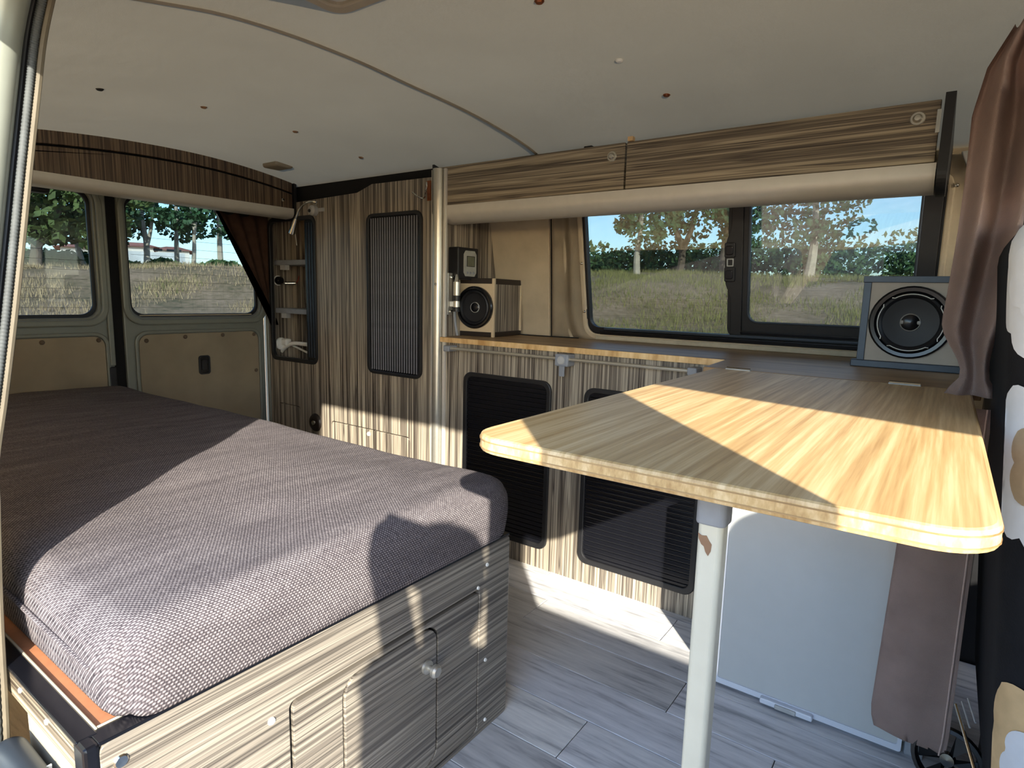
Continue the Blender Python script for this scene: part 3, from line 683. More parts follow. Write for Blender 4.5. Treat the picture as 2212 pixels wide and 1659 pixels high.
box('catch', (UX1-.006, UX1+.002), (yu-.004, yu), (1.335, 1.385), 'chrome', oc)
box('stop_peg', (-.822, -.806), (yu-.006, yu+.01), (1.408, 1.420), 'peg', oc)
plate('stay_clip', 'y', [(-.985, 1.408), (-.94, 1.408), (-.955, 1.416), (-.975, 1.428)], [], yu+.02, yu+.05, 'black', oc)

# --- loudspeakers
def driver(o, ax, R, par, wavy):
    f_ = lathe('driver_frame', [(R, 0), (R, .010), (R*.95, .014), (R*.86, .013), (R*.82, .006)], o, ax, 'blackgl', par, 40)
    lathe('surround', [(R*.84, .005), (R*.80, .012), (R*.74, .014), (R*.68, .010), (R*.66, .004)], o, ax, 'cone', f_, 40)
    lathe('cone', [(R*.67, .006), (R*.5, .0035), (R*.34, .0015), (R*.20, .001)], o, ax, 'cone', f_, 40)
    lathe('dust_cap', [(R*.24, .001), (R*.22, .005), (R*.14, .008), (0, .009)], o, ax, 'blackgl', f_, 28)
    lathe('chrome_ring', [(R*.22, .0045), (R*.235, .0065), (R*.25, .002)], o, ax, 'lgrey', f_, 28)
    if wavy:
        axv = Vector(ax).normalized(); u_ = Vector((1, 0, 0)); v_ = Vector((0, 0, 1))
        for q0 in (0, 90, 180, 270):
            P = []
            for i in range(19):
                a = math.radians(q0-36+72*i/18); rr_ = R*(.775 + (.05 if i in (0, 18) else 0))
                P.append(Vector(o)+axv*.0142+u_*rr_*math.cos(a)+v_*rr_*math.sin(a))
            tube('white_stitch_ring', P, .0012, 'white', f_, 6)
        for dx in (-1, 1): mk('cap_highlight', alathe(bmesh.new(), [(0, .003), (.004, .002), (.005, 0)], Vector(o)+axv*.005+u_*dx*R*.19, ax, 10), 'lgrey', f_, smooth=True)
    return f_
C1 = Vector((-1.405, 1.835, zt)); ang = math.atan2(.02, .165)
s1 = thing('loudspeaker', 'wood striped cube loudspeaker at the left end of the worktop by the post', 'speaker', C1)
M1 = Matrix.Translation(C1) @ Matrix.Rotation(ang, 4, 'Z')
w1, dp1, hh = .166, .225, .222
def b1(name, x, y, z, m, bev=.001, par=s1): return box(name, x, y, z, m, par, bev, M=M1)
b1('box_body', (-w1+.004, -.004), (.004, dp1-.004), (.018, hh-.02), 'zebraV')
b1('front_baffle', (-w1+.002, -.001), (0, .012), (.018, hh-.02), 'spkwood')
b1('base_plinth', (-w1, 0), (0, dp1), (0, .019), 'dark', .002); b1('top_plinth', (-w1, 0), (0, dp1), (hh-.021, hh), 'dark', .002)
b1('rear_edge', (-.012, .001), (dp1-.012, dp1), (.018, hh-.02), 'spkwood'); b1('corner_bead', (-.010, .001), (-.001, .010), (.0, hh), 'spkwood')
axn = (M1.to_3x3() @ Vector((0, -1, 0)))
driver(M1 @ Vector((-w1/2, 0, hh*.5)), axn, .081, s1, False)
tube('speaker_wire', curve([(-1.44, 2.03, .795), (-1.40, 2.04, .793), (-1.34, 2.035, .793), (-1.24, 2.05, .793), (-1.16, 2.06, .793)], 6), .0025, 'black', s1, 6)
s2_ = thing('loudspeaker', 'framed loudspeaker with round black cone standing half behind the mauve curtain', 'speaker', (-.07, 1.9, zt))
X0, X1, Y0, Y1, Z0, Z1 = -.187, .052, 1.81, 2.02, zt, 1.022
box('box_body', (X0+.004, X1-.004), (Y0+.006, Y1), (Z0+.003, Z1-.03), 'black', s2_)
box('front_baffle', (X0+.014, X1-.014), (Y0+.001, Y0+.012), (Z0+.014, Z1-.014), 'spkgrey', s2_)
box('frame_bar', (X0, X0+.017), (Y0-.003, Y0+.02), (Z0+.017, Z1-.016), 'bluegrey', s2_, .001)
box('frame_bar', (X1-.017, X1), (Y0-.003, Y0+.02), (Z0+.017, Z1-.016), 'bluegrey', s2_, .001)
box('frame_bar', (X0-.002, X1), (Y0-.004, Y0+.02), (Z1-.016, Z1), 'bluegrey', s2_, .001)
box('frame_bar', (X0-.012, X1), (Y0-.012, Y0+.02), (Z0, Z0+.018), 'bluegrey', s2_, .002)
driver(Vector((-.078, Y0+.001, .908)), (0, -1, 0), .090, s2_, True)

# --- solar charge controller on the cabinet side
cc_ = thing('charge_controller', 'small black solar charge controller with grey display above the left loudspeaker', 'controller', (-1.53, 1.8, 1.01))
box('housing', (-1.557, -1.508), (1.745, 1.865), (1.005, 1.125), 'black', cc_, .004)
plate('display_face', 'x', [(1.786, 1.018), (1.838, 1.018), (1.848, 1.032), (1.848, 1.100), (1.838, 1.114), (1.786, 1.114), (1.776, 1.100), (1.776, 1.032)], [], -1.509, -1.504, 'panelg', cc_, .001)
plate('lcd_screen', 'x', rr(1.792, 1.834, 1.056, 1.092, .002), [], -1.5045, -1.5030, 'lcd', cc_)
plate('screen_bezel', 'x', rr(1.790, 1.836, 1.054, 1.094, .002), [rr(1.792, 1.834, 1.056, 1.092, .002)], -1.5045, -1.5022, 'black', cc_)
for y in (1.794, 1.812, 1.830): lathe('button', [(0, .004), (.004, .0035), (.005, 0)], (-1.504, y, 1.031), (1, 0, 0), 'grey', cc_, 10)
for z in (1.052, 1.000-.0): pass

# --- bed base
xb = -.739
bd = thing('bed_base', 'striped wood bed base with drawer front, small door and black edge trim', 'bed base', (-1.5, .6, 0))
plate('front_panel', 'x', rr(.238, 1.040, .0, .426, .010, 3), [rr(.483, .936, .012, .341, .012, 4)], xb-.018, xb, 'zebraB', bd, .0015)
plate('drawer_front', 'x', rr(.490, .9335, .015, .332, .010, 4), [rr(.581, .810, .027, .323, .034, 6)], xb-.018, xb-.001, 'zebraB', bd, .0015)
dr = plate('small_door', 'x', rr(.5855, .8055, .0315, .3185, .031, 6), [], xb-.018, xb-.0005, 'zebraB', bd, .0015)
lathe('knob', [(0, .030), (.009, .030), (.0125, .026), (.0125, .020), (.006, .015), (.006, .008), (.013, .005), (.0135, 0)], (xb, .777, .246), (1, 0, 0), 'alu', dr, 20)
plate('gap_backing', 'x', [(.3, .0), (1.02, .0), (1.02, .40), (.3, .40)], [], xb-.030, xb-.022, 'void', bd)
sw = None
for y, z, r_ in ((.453, .329, .006), (.959, .386, .0042), (.959, .168, .0042), (.962, .024, .0042), (.259, .395, .0085), (.93, .345, .004)):
    lathe('screw_cap', [(0, .003), (r_*.8, .0028), (r_, .001), (r_, 0)], (xb, y, z), (1, 0, 0), 'white' if r_ < .008 else 'chrome', bd, 14)
box('front_top_trim', (xb-.030, xb-.001), (.238, 1.040), (.4255, .4305), 'blackgl', bd, .001)
box('corner_trim', (xb-.030, xb+.001), (.222, .239), (.0, .431), 'blackgl', bd, .004)
box('side_rail', (-2.3, xb-.025), (.224, .232), (.388, .428), 'zebraU', bd, .001)
box('side_top_trim', (-2.3, xb-.02), (.222, .2445), (.4265, .4315), 'blackgl', bd, .0015)
box('cream_bead', (-2.3, xb-.028), (.2445, .2475), (.425, .4325), 'cream', bd, .001)
box('cream_bead', (xb-.032, xb-.029), (.2475, 1.03), (.425, .4325), 'cream', bd, .001)
box('mattress_board', (-2.68, xb-.030), (.246, 1.04), (.414, .428), 'board', bd)
box('back_support', (-2.6, -.80), (1.02, 1.036), (0, .414), 'zebraB', bd)
for x in (-1.06, -2.2): box('side_support', (x, x+.02), (.26, 1.02), (0, .414), 'void', bd)
for x in (-.86,): lathe('screw_cap', [(0, .002), (.003, .0018), (.004, 0)], (x, .224, .410), (0, -1, 0), 'white', bd, 10)
lathe('screw_cap', [(0, .002), (.003, .0018), (.004, 0)], (-.955, .224, .412), (0, -1, 0), 'white', bd, 10)

# --- mattress
ma = thing('mattress', 'thick grey woven mattress on the bed base', 'mattress', (-1.7, .65, .43))
mx0, mx1, my0, my1, mz0, mz1 = -2.70, -.736, .262, 1.058, .429, .552
def mdisp(p):
    n1 = noise.noise(Vector((p.x*4, p.y*4, p.z*3)))*.006+noise.noise(Vector((p.x*11, p.y*11, p.z*8)))*.002
    e = 1
    d = Vector(((p.x-(mx0+mx1)/2)/(mx1-mx0), (p.y-(my0+my1)/2)/(my1-my0), 0))
    q = p.copy()
    if p.z > mz0+.02: q.z += n1+.010*(1-(2*d.y)**2)
    # plan corners of the front end are rounder, sides bulge a little
    t_ = (p.z-mz0)/(mz1-mz0); b_ = .008*math.sin(math.pi*min(max(t_, 0), 1))
    q.x += b_*2*d.x; q.y += b_*2*d.y
    cx, R = mx1-.07, .07
    for cy, s_ in ((my1-.07, 1), (my0+.05, -1)):
        if q.x > cx and (q.y-cy)*s_ > 0:
            Rr = R if s_ > 0 else .05
            dx = (q.x-cx)/R; dy = (q.y-cy)/Rr*s_; L = math.hypot(dx, dy); m_ = max(dx, dy)
            if L > 1e-6:
                k = m_/L; k = 1-(1-k)*.85; q.x = cx+dx*k*R; q.y = cy+dy*k*Rr*s_
    if q.z < mz0+.003: q.z = mz0+.003
    return q
mk('mattress_cover', rbox((mx0, mx1), (my0, my1), (mz0-.026, mz1), .036, (90, 44, 14), mdisp), 'weave', ma, smooth=True)
tube('piping', curve([(-2.4, my0-.010, .494), (-1.6, my0-.0105, .496), (-1.1, my0-.0105, .497), (-.9, my0-.0095, .494), (-.80, my0-.006, .490)], 10), .0038, 'weave', ma, 8)

# --- box and strap under the bed rail beside the door
cbx = thing('storage_box', 'cream plastic box tucked under the bed side rail by the door opening', 'box', (-.9, .24, .2))
mk('box_body', rbox((-.985, -.776), (.234, .40), (.22, .377), .012, (12, 12, 10)), 'cream', cbx, smooth=True)
gst = thing('grey_step_trim', 'dark grey curved plastic trim below the cream box at the door opening', 'trim', (-.9, .2, .2))
mk('trim_shell', rbox((-.97, -.79), (.185, .227), (.16, .352), .02, (12, 10, 10)), 'bluegrey', gst, smooth=True)
box('trim_joint', (-.870, -.868), (.184, .2275), (.17, .345), 'white', gst)

# --- cab curtain, tied at the worktop
cu = thing('cab_curtain', 'mauve cab curtain tied in at worktop height, its end hanging by the fridge', 'curtain', (.03, 1.38, .06))
def sstep0(a, b, x):
    q = min(1, max(0, (x-a)/(b-a))); return q*q*(3-2*q)
def cup(a, b):
    z = 1.425-.635*b
    pin = 1-.52*sstep0(.78, .93, b)+.42*sstep0(.94, 1.0, b)
    top = .35+.65*min(1, b/.22)
    c_ = .034-.012*b+.012*math.sin(b*3)+.022*sstep0(.80, .96, b)
    x = c_+(a-.5)*.088*pin*top+(.02 if b < .1 else 0)*(1-b/.1)
    y = 1.372+.020*math.sin(a*math.pi*3.4+.5+b*1.2)*pin+.010*math.sin(a*9+b*5)-.012*math.sin(b*math.pi)
    return Vector((x, y, z))
mk('upper_cloth', grid(cup, 48, 40, .004), 'curt', cu, smooth=True)
def cub(a, b):
    z = .78-.40*b if False else .765-.690*b
    x = -.030-.020*b+(.112+.024*b)*a
    if b > .93: x += .010*((b-.93)/.07)**2*(1 if a < .5 else -.3)
    return Vector((x, 1.392+.004*math.sin(a*7+b*2)+.003*math.sin(b*6), z-.012*a*b))
mk('lower_cloth', grid(cub, 20, 30, .003), 'curt', cu, smooth=True)
tube('hem_stitch', [cub(.93, i/30)+Vector((0, -.003, 0)) for i in range(31)], .0016, 'curt', cu, 6)

# --- driver's seat with flower print cover
st = thing('driver_seat', 'black driver seat with white flower print cover at the right edge', 'seat', (.2, 1.25, 0))
def sdisp(p):
    q = p.copy(); q.x += .095-.080*p.z; return q
bmS = rbox((.045, .25), (.985, 1.72), (.10, 1.09), .07, (14, 22, 26), sdisp)
bmesh.ops.recalc_face_normals(bmS, faces=bmS.faces); bmS.normal_update(); tree = BVHTree.FromBMesh(bmS)
mk('backrest', bmS, 'seat', st, smooth=True)
mk('headrest', rbox((.09, .20), (1.24, 1.50), (1.14, 1.32), .05, (10, 14, 12)), 'seat', st, smooth=True)
for y in (1.3, 1.44): tube('headrest_rod', [(.14, y, 1.05), (.14, y, 1.18)], .006, 'chrome', st, 8)
mk('cushion', rbox((.28, .80), (.985, 1.55), (.28, .45), .06, (16, 16, 12)), 'seat', st, smooth=True)
box('seat_box', (.14, .76), (1.03, 1.50), (.0, .29), 'black', st, .02)
def flower(px, py, R, name, mat, cmat, rotd):
    """five-petal print pressed onto the seat cover around the surface point seen at a pixel"""
    o = Vector((0, 0, HC)); d = ray(px, py).normalized()
    hit = tree.ray_cast(o, d)
    if hit[0] is None: return
    n0 = hit[1]; n0 = n0 if n0.dot(d) < 0 else -n0
    c = hit[0]; u_ = n0.orthogonal().normalized(); v_ = n0.cross(u_)
    def put(r, a, lift):
        p = c+u_*r*math.cos(a)+v_*r*math.sin(a)
        nr = tree.find_nearest(p); nn = nr[1]
        if nn.dot(nr[0]-Vector((.17, 1.35, .6))) < 0: nn = -nn
        return nr[0]+nn*lift
    for m_, sc_, lift, nm in ((mat, 1., .003, name), (cmat, .5, .005, name+'_centre')):
        bm = bmesh.new(); nr_, na = 10, 60; g = []
        for i in range(nr_+1):
            g.append([bm.verts.new(put(max(1e-4, sc_*R*(i/nr_)*(.72+.28*abs(math.cos(2.5*(2*math.pi*k/na)+rotd))**.5)), 2*math.pi*k/na, lift)) for k in range(na)])
        for i in range(nr_):
            for k in range(na): bm.faces.new((g[i][k], g[i][(k+1) % na], g[i+1][(k+1) % na], g[i+1][k]))
        mk(nm, bm, m_, st, smooth=True)
flower(2250, 605, .100, 'flower_print', 'petal', 'petal', .6)
flower(2282, 1020, .130, 'flower_print', 'petal', 'petalc', .2)
flower(2260, 1690, .125, 'tan_flower_print', 'petaltan', 'petal', .9)

ps = thing('shading_passenger_seat', 'unseen black passenger seat added in the cab to keep sun off the fridge', 'seat', (.6, .5, 0))  # out of view; added and shaped to block sun from the fridge front
mk('backrest', rbox((.50, .68), (.45, .95), (.32, .99), .06, (12, 16, 16)), 'seat', ps, smooth=True)
mk('cushion', rbox((.66, 1.0), (.45, .95), (.28, .45), .06, (14, 16, 12)), 'seat', ps, smooth=True)
box('seat_box', (.54, .96), (.49, .91), (0, .30), 'black', ps, .02)
# --- small things on the floor at the right
fn = thing('floor_fan', 'small round black fan lying on the floor beside the curtain end', 'fan', (.085, 1.40, 0))
fc_ = Vector((.088, 1.392, .062)); fa = Vector((-.15, -1, .25)).normalized()
bm = bmesh.new(); alathe(bm, [(.054, -.012), (.060, -.010), (.062, 0), (.060, .010), (.053, .012), (.050, .004), (.050, -.008)], fc_, fa, 32); mk('fan_ring', bm, 'black', fn, smooth='a')
lathe('fan_hub', [(0, .010), (.012, .009), (.014, -.006)], fc_, fa, 'blackgl', fn, 16)
u_ = fa.orthogonal().normalized(); v_ = fa.cross(u_)
for k in range(6):
    a = k*math.pi/3; d = u_*math.cos(a)+v_*math.sin(a); e = u_*math.cos(a+.6)+v_*math.sin(a+.6)
    bm = bmesh.new(); vv = [bm.verts.new(fc_+d*.012+fa*.004), bm.verts.new(fc_+d*.050+fa*.004), bm.verts.new(fc_+e*.050-fa*.004), bm.verts.new(fc_+e*.012-fa*.004)]
    bm.faces.new(vv); bmesh.ops.solidify(bm, geom=list(bm.faces), thickness=.0015); mk('fan_blade', bm, 'black', fn)
lathe('fan_foot', [(0, 0), (.018, 0), (.018, .006), (.008, .010)], (.088, 1.398, 0), (0, 0, 1), 'black', fn, 14)
ms = thing('folded_metal_stand', 'thin folded metal stand leaning beside the seat near the floor', 'stand', (.1, 1.22, 0))
a0, a1 = bp(2065, 1522, 'y', 1.26), bp(2103, 1655, 'y', 1.16)
dv = (a1-a0); a2 = a0+dv*(a0.z/max(1e-3, -dv.z))*1.0
tube('long_rod', [a0, a2+Vector((0, 0, .003))], .0028, 'chrome', ms, 8)
for k, f_ in ((1, .45), (2, .42)):
    o_ = Vector((.008*k, .006*k, .006*k)); tube('short_rod', [a0+o_, a0+o_+dv*f_], .0016, 'lgrey', ms, 6)

# ============================================================ OUTDOORS
def sstep(a, b, x):
    t_ = min(1, max(0, (x-a)/(b-a))); return t_*t_*(3-2*t_)
def hgt(x, y):
    r = math.hypot(x, y)
    if r < 1e-6: return -.55
    w_ = sstep(.0, .35, (-.7*x+.7*y)/r)
    h = -.55+w_*(2.05+.5*sstep(.4, .9, y/r))*sstep(7, 27, r)
    mx_, my_ = -.889*21, .458*21
    h += .55*math.exp(-((x-mx_)**2+(y-my_)**2)/9.0)*w_
    h += w_*.25*noise.noise(Vector((x*.18, y*.18, 0)))*sstep(8, 14, r)
    return h
bm = bmesh.new(); NA = 160; radii = [0.3, 2, 4, 6, 7, 8, 9, 10]+[10+.7*i for i in range(1, 32)]+[34, 40, 50, 70, 110, 180, 300]
rg = [[bm.verts.new((r*math.cos(2*math.pi*k/NA), r*math.sin(2*math.pi*k/NA), hgt(r*math.cos(2*math.pi*k/NA), r*math.sin(2*math.pi*k/NA)))) for k in range(NA)] for r in radii]
for A, B in zip(rg, rg[1:]):
    for k in range(NA): bm.faces.new((A[k], A[(k+1) % NA], B[(k+1) % NA], B[k]))
bm.faces.new(rg[0])
mk('ground', bm, 'field', smooth=True, kind='structure')
def azim(u, v=600):
    d = ray(u, v); h = math.hypot(d.x, d.y); return d.x/h, d.y/h, d.z/h
def at(u, r):
    a, b, _ = azim(u); return Vector((a*r, b*r, hgt(a*r, b*r)))
def blades(name, urange, rrange, n, hgts, mat, label, dens=.42):
    bm = bmesh.new()
    for i in range(n):
        u = random.uniform(*urange); r = random.uniform(*rrange); p = at(u, r)
        if random.random() > dens+1.1*noise.noise(Vector((p.x*.5, p.y*.5, 3))): continue
        h = random.uniform(*hgts); a = random.uniform(0, math.pi); wd = random.uniform(.006, .014)
        t_ = Vector((math.cos(a)*wd, math.sin(a)*wd, 0)); l_ = Vector((random.uniform(-.4, .4)*h, random.uniform(-.4, .4)*h, h))
        bm.faces.new([bm.verts.new(p-t_-Vector((0, 0, .03))), bm.verts.new(p+t_-Vector((0, 0, .03))), bm.verts.new(p+l_)])
    mk(name, bm, mat, label=label, cat='grass', kind='stuff')
blades('dry_grass', (-30, 640), (12, 28), 60000, (.05, .17), 'grass', 'dry grass on the bank seen through the rear windows', .2)
blades('weed_clumps', (200, 640), (13, 26), 16000, (.05, .2), 'grassG', 'green weeds on the dirt bank seen through the right rear window', -.12)
blades('meadow_grass', (1240, 2120), (12, 27), 60000, (.06, .20), 'grassG', 'olive meadow grass seen through the side window')
def leaves(bm, c, rad, n, size):
    for i in range(n):
        v_ = Vector((random.gauss(0, 1), random.gauss(0, 1), random.gauss(0, 1))).normalized()*random.uniform(.55, 1.)**.5
        p = c+Vector((v_.x*rad[0], v_.y*rad[1], v_.z*rad[2])); s_ = size*random.uniform(.6, 1.4)
        a = Vector((random.gauss(0, 1), random.gauss(0, 1), random.gauss(0, 1))).normalized(); b = a.orthogonal().normalized()*s_*.6; a = a*s_
        bm.faces.new([bm.verts.new(p-a), bm.verts.new(p+b), bm.verts.new(p+a), bm.verts.new(p-b)])
def tree_(name, label, u, r, H, trunks, blobs, leafm, barkm, size, group=None):
    p = at(u, r); t_ = thing(name, label, 'tree', p, group)
    for pts_, r0 in trunks:
        P = curve([p+Vector(q) for q in pts_], 5); tube('trunk', P, [r0*(1-.6*i/(len(P)-1)) for i in range(len(P))], barkm, t_, 8)
    bm = bmesh.new()
    for c, rad, n in blobs: leaves(bm, p+Vector(c), rad, n, size)
    mk('foliage', bm, leafm, t_, kind='stuff'); return t_
def rblobs(n, ext, z0, z1, rad, ln): return [((random.uniform(-ext, ext), random.uniform(-ext, ext), random.uniform(z0, z1)), (rad*random.uniform(.6, 1.3),)*2+(rad*.7,), ln) for _ in range(n)]
grp = 'pale trunked trees behind the rear bank'
tree_('plane_tree', 'pale forked plane tree in front of the house seen through the rear window', 316, 31, 8, [([(0, 0, -.3), (.1, .05, 1.2), (-.05, 0, 2.4), (-.2, 0, 4.5)], .15), ([(.1, 0, 1.0), (.35, .2, 2.2), (.55, .4, 4.5)], .10)], rblobs(18, 1.35, 1.9, 3.8, .5, 36), 'leafT', 'bark', .13)
tree_('plane_tree', 'straight pale plane tree in the middle of the right rear window', 384, 33, 8, [([(0, 0, -.3), (.05, 0, 1.5), (0, .1, 3), (-.1, 0, 5)], .13)], rblobs(18, 1.35, 1.9, 3.8, .5, 36), 'leafT', 'bark', .13)
tree_('plane_tree', 'bent pale plane tree beside the dirt mound in the rear window', 416, 30, 8, [([(0, 0, -.3), (.15, .05, 1.0), (.2, .1, 2), (.55, .3, 4)], .11), ([(.2, .1, 1.8), (.0, 0, 3), (-.2, 0, 4.4)], .06)], rblobs(18, 1.35, 1.9, 3.8, .5, 36), 'leafT', 'bark', .13)
tree_('plane_tree', 'pale tree trunk at the edge of the brown rear curtain', 478, 31, 8, [([(0, 0, -.3), (0, 0, 2), (.1, 0, 5)], .15)], rblobs(18, 1.35, 1.9, 3.8, .5, 36), 'leafT', 'bark', .13)
tree_('pine_tree', 'broad green pine tree filling the left rear window', 75, 26, 7, [([(0, 0, -.3), (.1, .1, .8), (-.2, 0, 1.8), (.1, .2, 3.6)], .2), ([(.1, .1, .6), (.7, .6, 1.8), (1.2, 1.0, 3)], .14)], rblobs(46, 2.7, 1.0, 3.4, .8, 170), 'leafP', 'barkD', .13)
tree_('plane_tree', 'leafy tree with dark leaves at the right of the left rear window', 192, 30, 7, [([(0, 0, -.3), (-.3, -.2, 1.), (.1, 0, 2.2), (0, 0, 4)], .13)], rblobs(22, 1.3, 1.3, 3.4, .55, 80), 'leafT', 'bark', .13)
tree_('eucalyptus_tree', 'tall tree with pale trunk beyond the left pane of the side window', 1376, 25, 6, [([(0, 0, -.3), (-.05, 0, .8), (.05, 0, 1.8), (0, 0, 3.4)], .15)], rblobs(16, 1.0, 1.1, 3.2, .5, 70), 'leafT', 'bark', .10)
tree_('eucalyptus_tree', 'dark spreading tree near the window divider beyond the left pane', 1465, 28, 6, [([(0, 0, -.3), (.1, 0, 1), (-.5, 0, 2.4), (-.9, 0, 3.6)], .18), ([(.1, 0, .9), (.5, .1, 2.2), (.7, .1, 3.6)], .15)], rblobs(22, 1.6, 2.0, 3.8, .55, 70), 'leafT', 'barkD', .11)
tree_('eucalyptus_tree', 'dark tree hidden partly by the sliding window divider', 1560, 27, 6, [([(0, 0, -.3), (0, 0, 1.4), (.2, 0, 3.4)], .16)], rblobs(22, 1.6, 1.6, 3.6, .55, 70), 'leafT', 'barkD', .11)
tree_('eucalyptus_tree', 'tall tree beyond the sliding pane of the side window', 1745, 25, 6, [([(0, 0, -.3), (.1, 0, 1.2), (.0, 0, 3.4)], .2)], rblobs(26, 1.9, 1.4, 3.8, .6, 70), 'leafT', 'bark', .11)
def bush(u, r, w_, h, label, group):
    p = at(u, r); bm = bmesh.new()
    for i in range(9): leaves(bm, p+Vector((random.uniform(-w_, w_)*.6, random.uniform(-w_, w_)*.6, random.uniform(.2, .7)*h)), (w_*.55, w_*.55, h*.42), 110, .12)
    mk('bush', bm, 'leafB', base=p, label=label, cat='bush', group=group)
G1 = 'green bushes on the rise beyond the side window'; L1 = 'green bush in the hedge on the rise beyond the side window'
for u, r, w_, h in ((1250, 33, 2.2, 1.5), (1300, 35, 2.2, 1.7), (1350, 32, 2.2, 1.8), (1410, 34, 2.2, 1.9), (1470, 32, 2.2, 1.8), (1530, 34, 2.2, 1.9), (1600, 32, 2.4, 1.9), (1680, 34, 2.4, 2.0), (1760, 32, 2.4, 2.0), (1850, 33, 2.6, 2.0), (1950, 32, 2.6, 2.1), (2050, 33, 2.6, 2.1)): bush(u, r, w_, h, L1, G1)
G2 = 'low bushes at the foot of the rear trees'; L2 = 'low green bush at the foot of the trees in the rear windows'
for u, r, w_, h in ((300, 29, .9, .35), (335, 29, .9, .5), (365, 30, .8, .35), (130, 31, 1.2, .8), (60, 32, 1.2, .8), (178, 32, .8, .8), (470, 28, .8, .5)): bush(u, r, w_, h, L2, G2)
# house and garden wall behind
def house(u0, u1, r, zw, zr, label, wins, roofm='tile'):
    A, B = at(u0, r), at(u1, r); ex = (B-A); ex.z = 0; W = ex.length; ex.normalize(); ey = Vector((-ex.y, ex.x, 0)); 
    if ey.dot(A) < 0: ey = -ey
    zb = min(A.z, B.z)-1; t_ = thing('house', label, 'house', (A.x, A.y, zb))
    def P(a, b, z): return Vector((A.x, A.y, 0))+ex*a+ey*b+Vector((0, 0, z))
    bm = bmesh.new(); c = [bm.verts.new(P(a, b, z)) for a in (0, W) for b in (0, 6) for z in (zb, zw)]
    for f in ((0, 1, 3, 2), (4, 6, 7, 5), (0, 4, 5, 1), (2, 3, 7, 6), (0, 2, 6, 4), (1, 5, 7, 3)): bm.faces.new([c[i] for i in f])
    mk('house_wall', bm, 'render', t_)
    bm = bmesh.new(); o_ = .4; e = [bm.verts.new(q) for q in (P(-o_, -o_, zw), P(W+o_, -o_, zw), P(W+o_, 6+o_, zw), P(-o_, 6+o_, zw), P(W*.3, 3, zr), P(W*.7, 3, zr))]
    for f in ((0, 1, 5, 4), (1, 2, 5), (2, 3, 4, 5), (3, 0, 4), (0, 3, 2, 1)): bm.faces.new([e[i] for i in f])
    mk('roof', bm, roofm, t_)
    for a, z0, z1, ww in wins:
        bm = bmesh.new(); c = [bm.verts.new(P(a+da, -.05+db, z)) for da in (0, ww) for db in (0, .1) for z in (z0, z1)]
        for f in ((0, 1, 3, 2), (4, 6, 7, 5), (0, 4, 5, 1), (2, 3, 7, 6), (0, 2, 6, 4), (1, 5, 7, 3)): bm.faces.new([c[i] for i in f])
        mk('house_window', bm, 'glassd', t_)
    return t_
def zat(u, v, r): d = ray(u, v); return HC+d.z/math.hypot(d.x, d.y)*r
house(262, 336, 55, zat(300, 533, 55), zat(300, 519, 55), 'white house with red tiled roof behind the forked tree', [(2.2, zat(300, 540, 55), zat(300, 535, 55), .6), (3.1, zat(300, 540, 55), zat(300, 535, 55), 1.0)])
house(340, 412, 66, zat(370, 541, 66), zat(370, 529, 66), 'long low house roof with red tiles between the trees', [])
house(135, 230, 50, zat(180, 535, 50), zat(180, 521, 50), 'pale building behind the dark leafy tree at the left rear window', [])
A, B = at(270, 42), at(402, 42); bm = bmesh.new(); dn = Vector((-(B-A).y, (B-A).x, 0)).normalized()*.2
zt_ = zat(340, 545, 42); c = [bm.verts.new(q+Vector((0, 0, zz-q.z))) for q in (A, B, B+dn, A+dn) for zz in (min(A.z, B.z)-.5, zt_)]
for f in ((0, 2, 3, 1), (2, 4, 5, 3), (4, 6, 7, 5), (6, 0, 1, 7), (1, 3, 5, 7), (0, 6, 4, 2)): bm.faces.new([c[i] for i in f])
mk('garden_wall', bm, 'oldwall', base=(A.x, A.y, A.z), label='stained white garden wall in front of the red roofed houses', cat='wall')

# ============================================================ the photographer outside the door (casts the shadow on the bed)
pe = thing('person', 'person in a blue shirt standing outside the side door holding up a phone', 'person', (.340, -.325, -.55))
V = []; E_ = []; Rd = []
def jv(p, r, par=None):
    V.append(Vector(p)); Rd.append(r); i = len(V)-1
    if par is not None: E_.append((par, i))
    return i
bx_, by_, g = .340, -.325, -.55
pel = jv((bx_, by_, g+.93), .145); ch = jv((bx_, by_, g+1.15), .135, pel); c2 = jv((bx_, by_+.01, g+1.33), .14, ch); nk = jv((bx_-.01, by_+.02, g+1.45), .06, c2)
hd1 = jv((bx_-.02, by_+.04, g+1.54), .075, nk); hd2 = jv((bx_-.02, by_+.04, g+1.61), .078, hd1); jv((bx_-.02, by_+.035, g+1.665), .05, hd2)
for s_ in (-1, 1):
    hp = jv((bx_+s_*.09, by_, g+.86), .10, pel); kn = jv((bx_+s_*.10, by_+.02, g+.48), .062, hp); an = jv((bx_+s_*.10, by_-.02, g+.08), .042, kn); jv((bx_+s_*.11, by_+.16, g+.035), .038, an)
    shd = jv((bx_+s_*.17, by_+.01, g+1.38), .062, c2)
    el = jv((bx_+s_*.12-.03, by_+.08, g+1.16), .042, shd)
    wr = jv((-.0+s_*.055+.06, -.12, HC-.03), .028, el)
    pm = jv((.02+s_*.068, -.075, HC-.015), .030, wr)
    for f_ in range(4):
        k1 = jv((.01+s_*(.085-.006*f_), -.055, HC+.018-.014*f_), .0085, pm); k2 = jv((.005+s_*(.080-.004*f_), -.030, HC+.018-.014*f_), .0080, k1); jv((.005+s_*(.062-.004*f_), -.028, HC+.016-.014*f_), .007, k2)
    t1 = jv((.01+s_*.065, -.075, HC-.02), .009, pm); jv((.01+s_*.045, -.070, HC+.0), .008, t1)
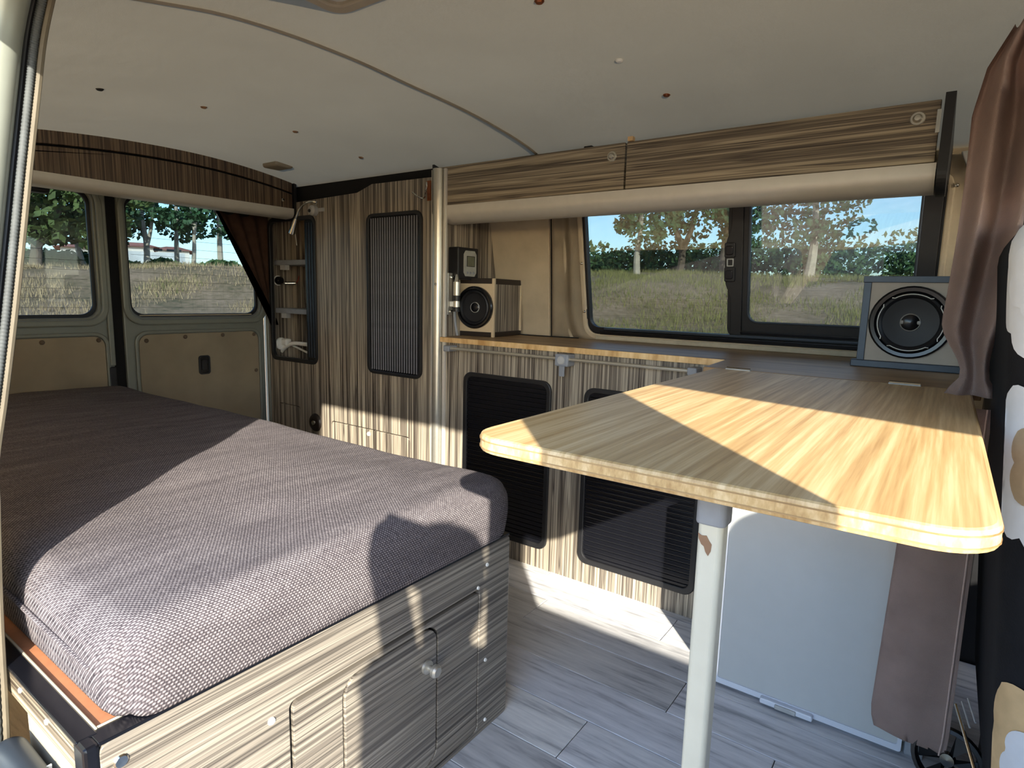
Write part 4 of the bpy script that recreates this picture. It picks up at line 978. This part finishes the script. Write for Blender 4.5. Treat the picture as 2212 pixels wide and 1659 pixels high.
me = bpy.data.meshes.new('body'); me.from_pydata([v_-Vector((.340, -.325, -.55)) for v_ in V], E_, [])
bo = bpy.data.objects.new('body', me); COL.objects.link(bo)
sk = bo.modifiers.new('skin', 'SKIN'); sk.use_smooth_shade = True; bo.modifiers.new('sub', 'SUBSURF').levels = 1
for i, sv in enumerate(me.skin_vertices[0].data): sv.radius = (Rd[i], Rd[i]); sv.use_root = (i == 0)
dg = bpy.context.evaluated_depsgraph_get(); dg.update(); me2 = bpy.data.meshes.new_from_object(bo.evaluated_get(dg)); bpy.data.objects.remove(bo)
me2.materials.clear()
for m_ in ('shirt', 'jeans', 'skin', 'black'): me2.materials.append(MT[m_])
for p_ in me2.polygons:
    c = p_.center; p_.use_smooth = True
    p_.material_index = 3 if c.z < .07 else 1 if c.z < .95 else 2 if (c.z > 1.44 or (c.y > .20 and c.z > 1.3)) else 0
bo = bpy.data.objects.new('body', me2); COL.objects.link(bo); bo.parent = pe; BASE[bo] = BASE[pe]
hc = Vector((bx_-.02, by_+.04, g+1.60))
mk('hair', rbox((hc.x-.088, hc.x+.088), (hc.y-.105, hc.y+.05), (hc.z-.03, hc.z+.105), .08, (12, 12, 12)), 'hair', pe, smooth=True)
lathe('nose', [(0, .018), (.010, .008), (.014, 0)], hc+Vector((0, .075, -.03)), (0, 1, -.2), 'skin', pe, 10)
for s_ in (-1, 1):
    lathe('eye', [(0, .006), (.008, .004), (.011, 0)], hc+Vector((s_*.032, .066, .0)), (0, 1, 0), 'white', pe, 10)
    lathe('ear', [(0, .012), (.016, .010), (.022, 0)], hc+Vector((s_*.078, 0, -.01)), (s_, 0, 0), 'skin', pe, 10)
box('mouth', (hc.x-.022, hc.x+.022), (hc.y+.060, hc.y+.070), (hc.z-.066, hc.z-.058), 'red', pe, .003)
ph_ = thing('phone', 'black phone held up outside the open door', 'phone', (0, -.04, HC-.04))
box('phone_body', (-.075, .075), (-.045, -.035), (HC-.038, HC+.038), 'blackgl', ph_, .004)
box('phone_screen', (-.070, .070), (-.0455, -.0445), (HC-.034, HC+.034), 'lcd', ph_)
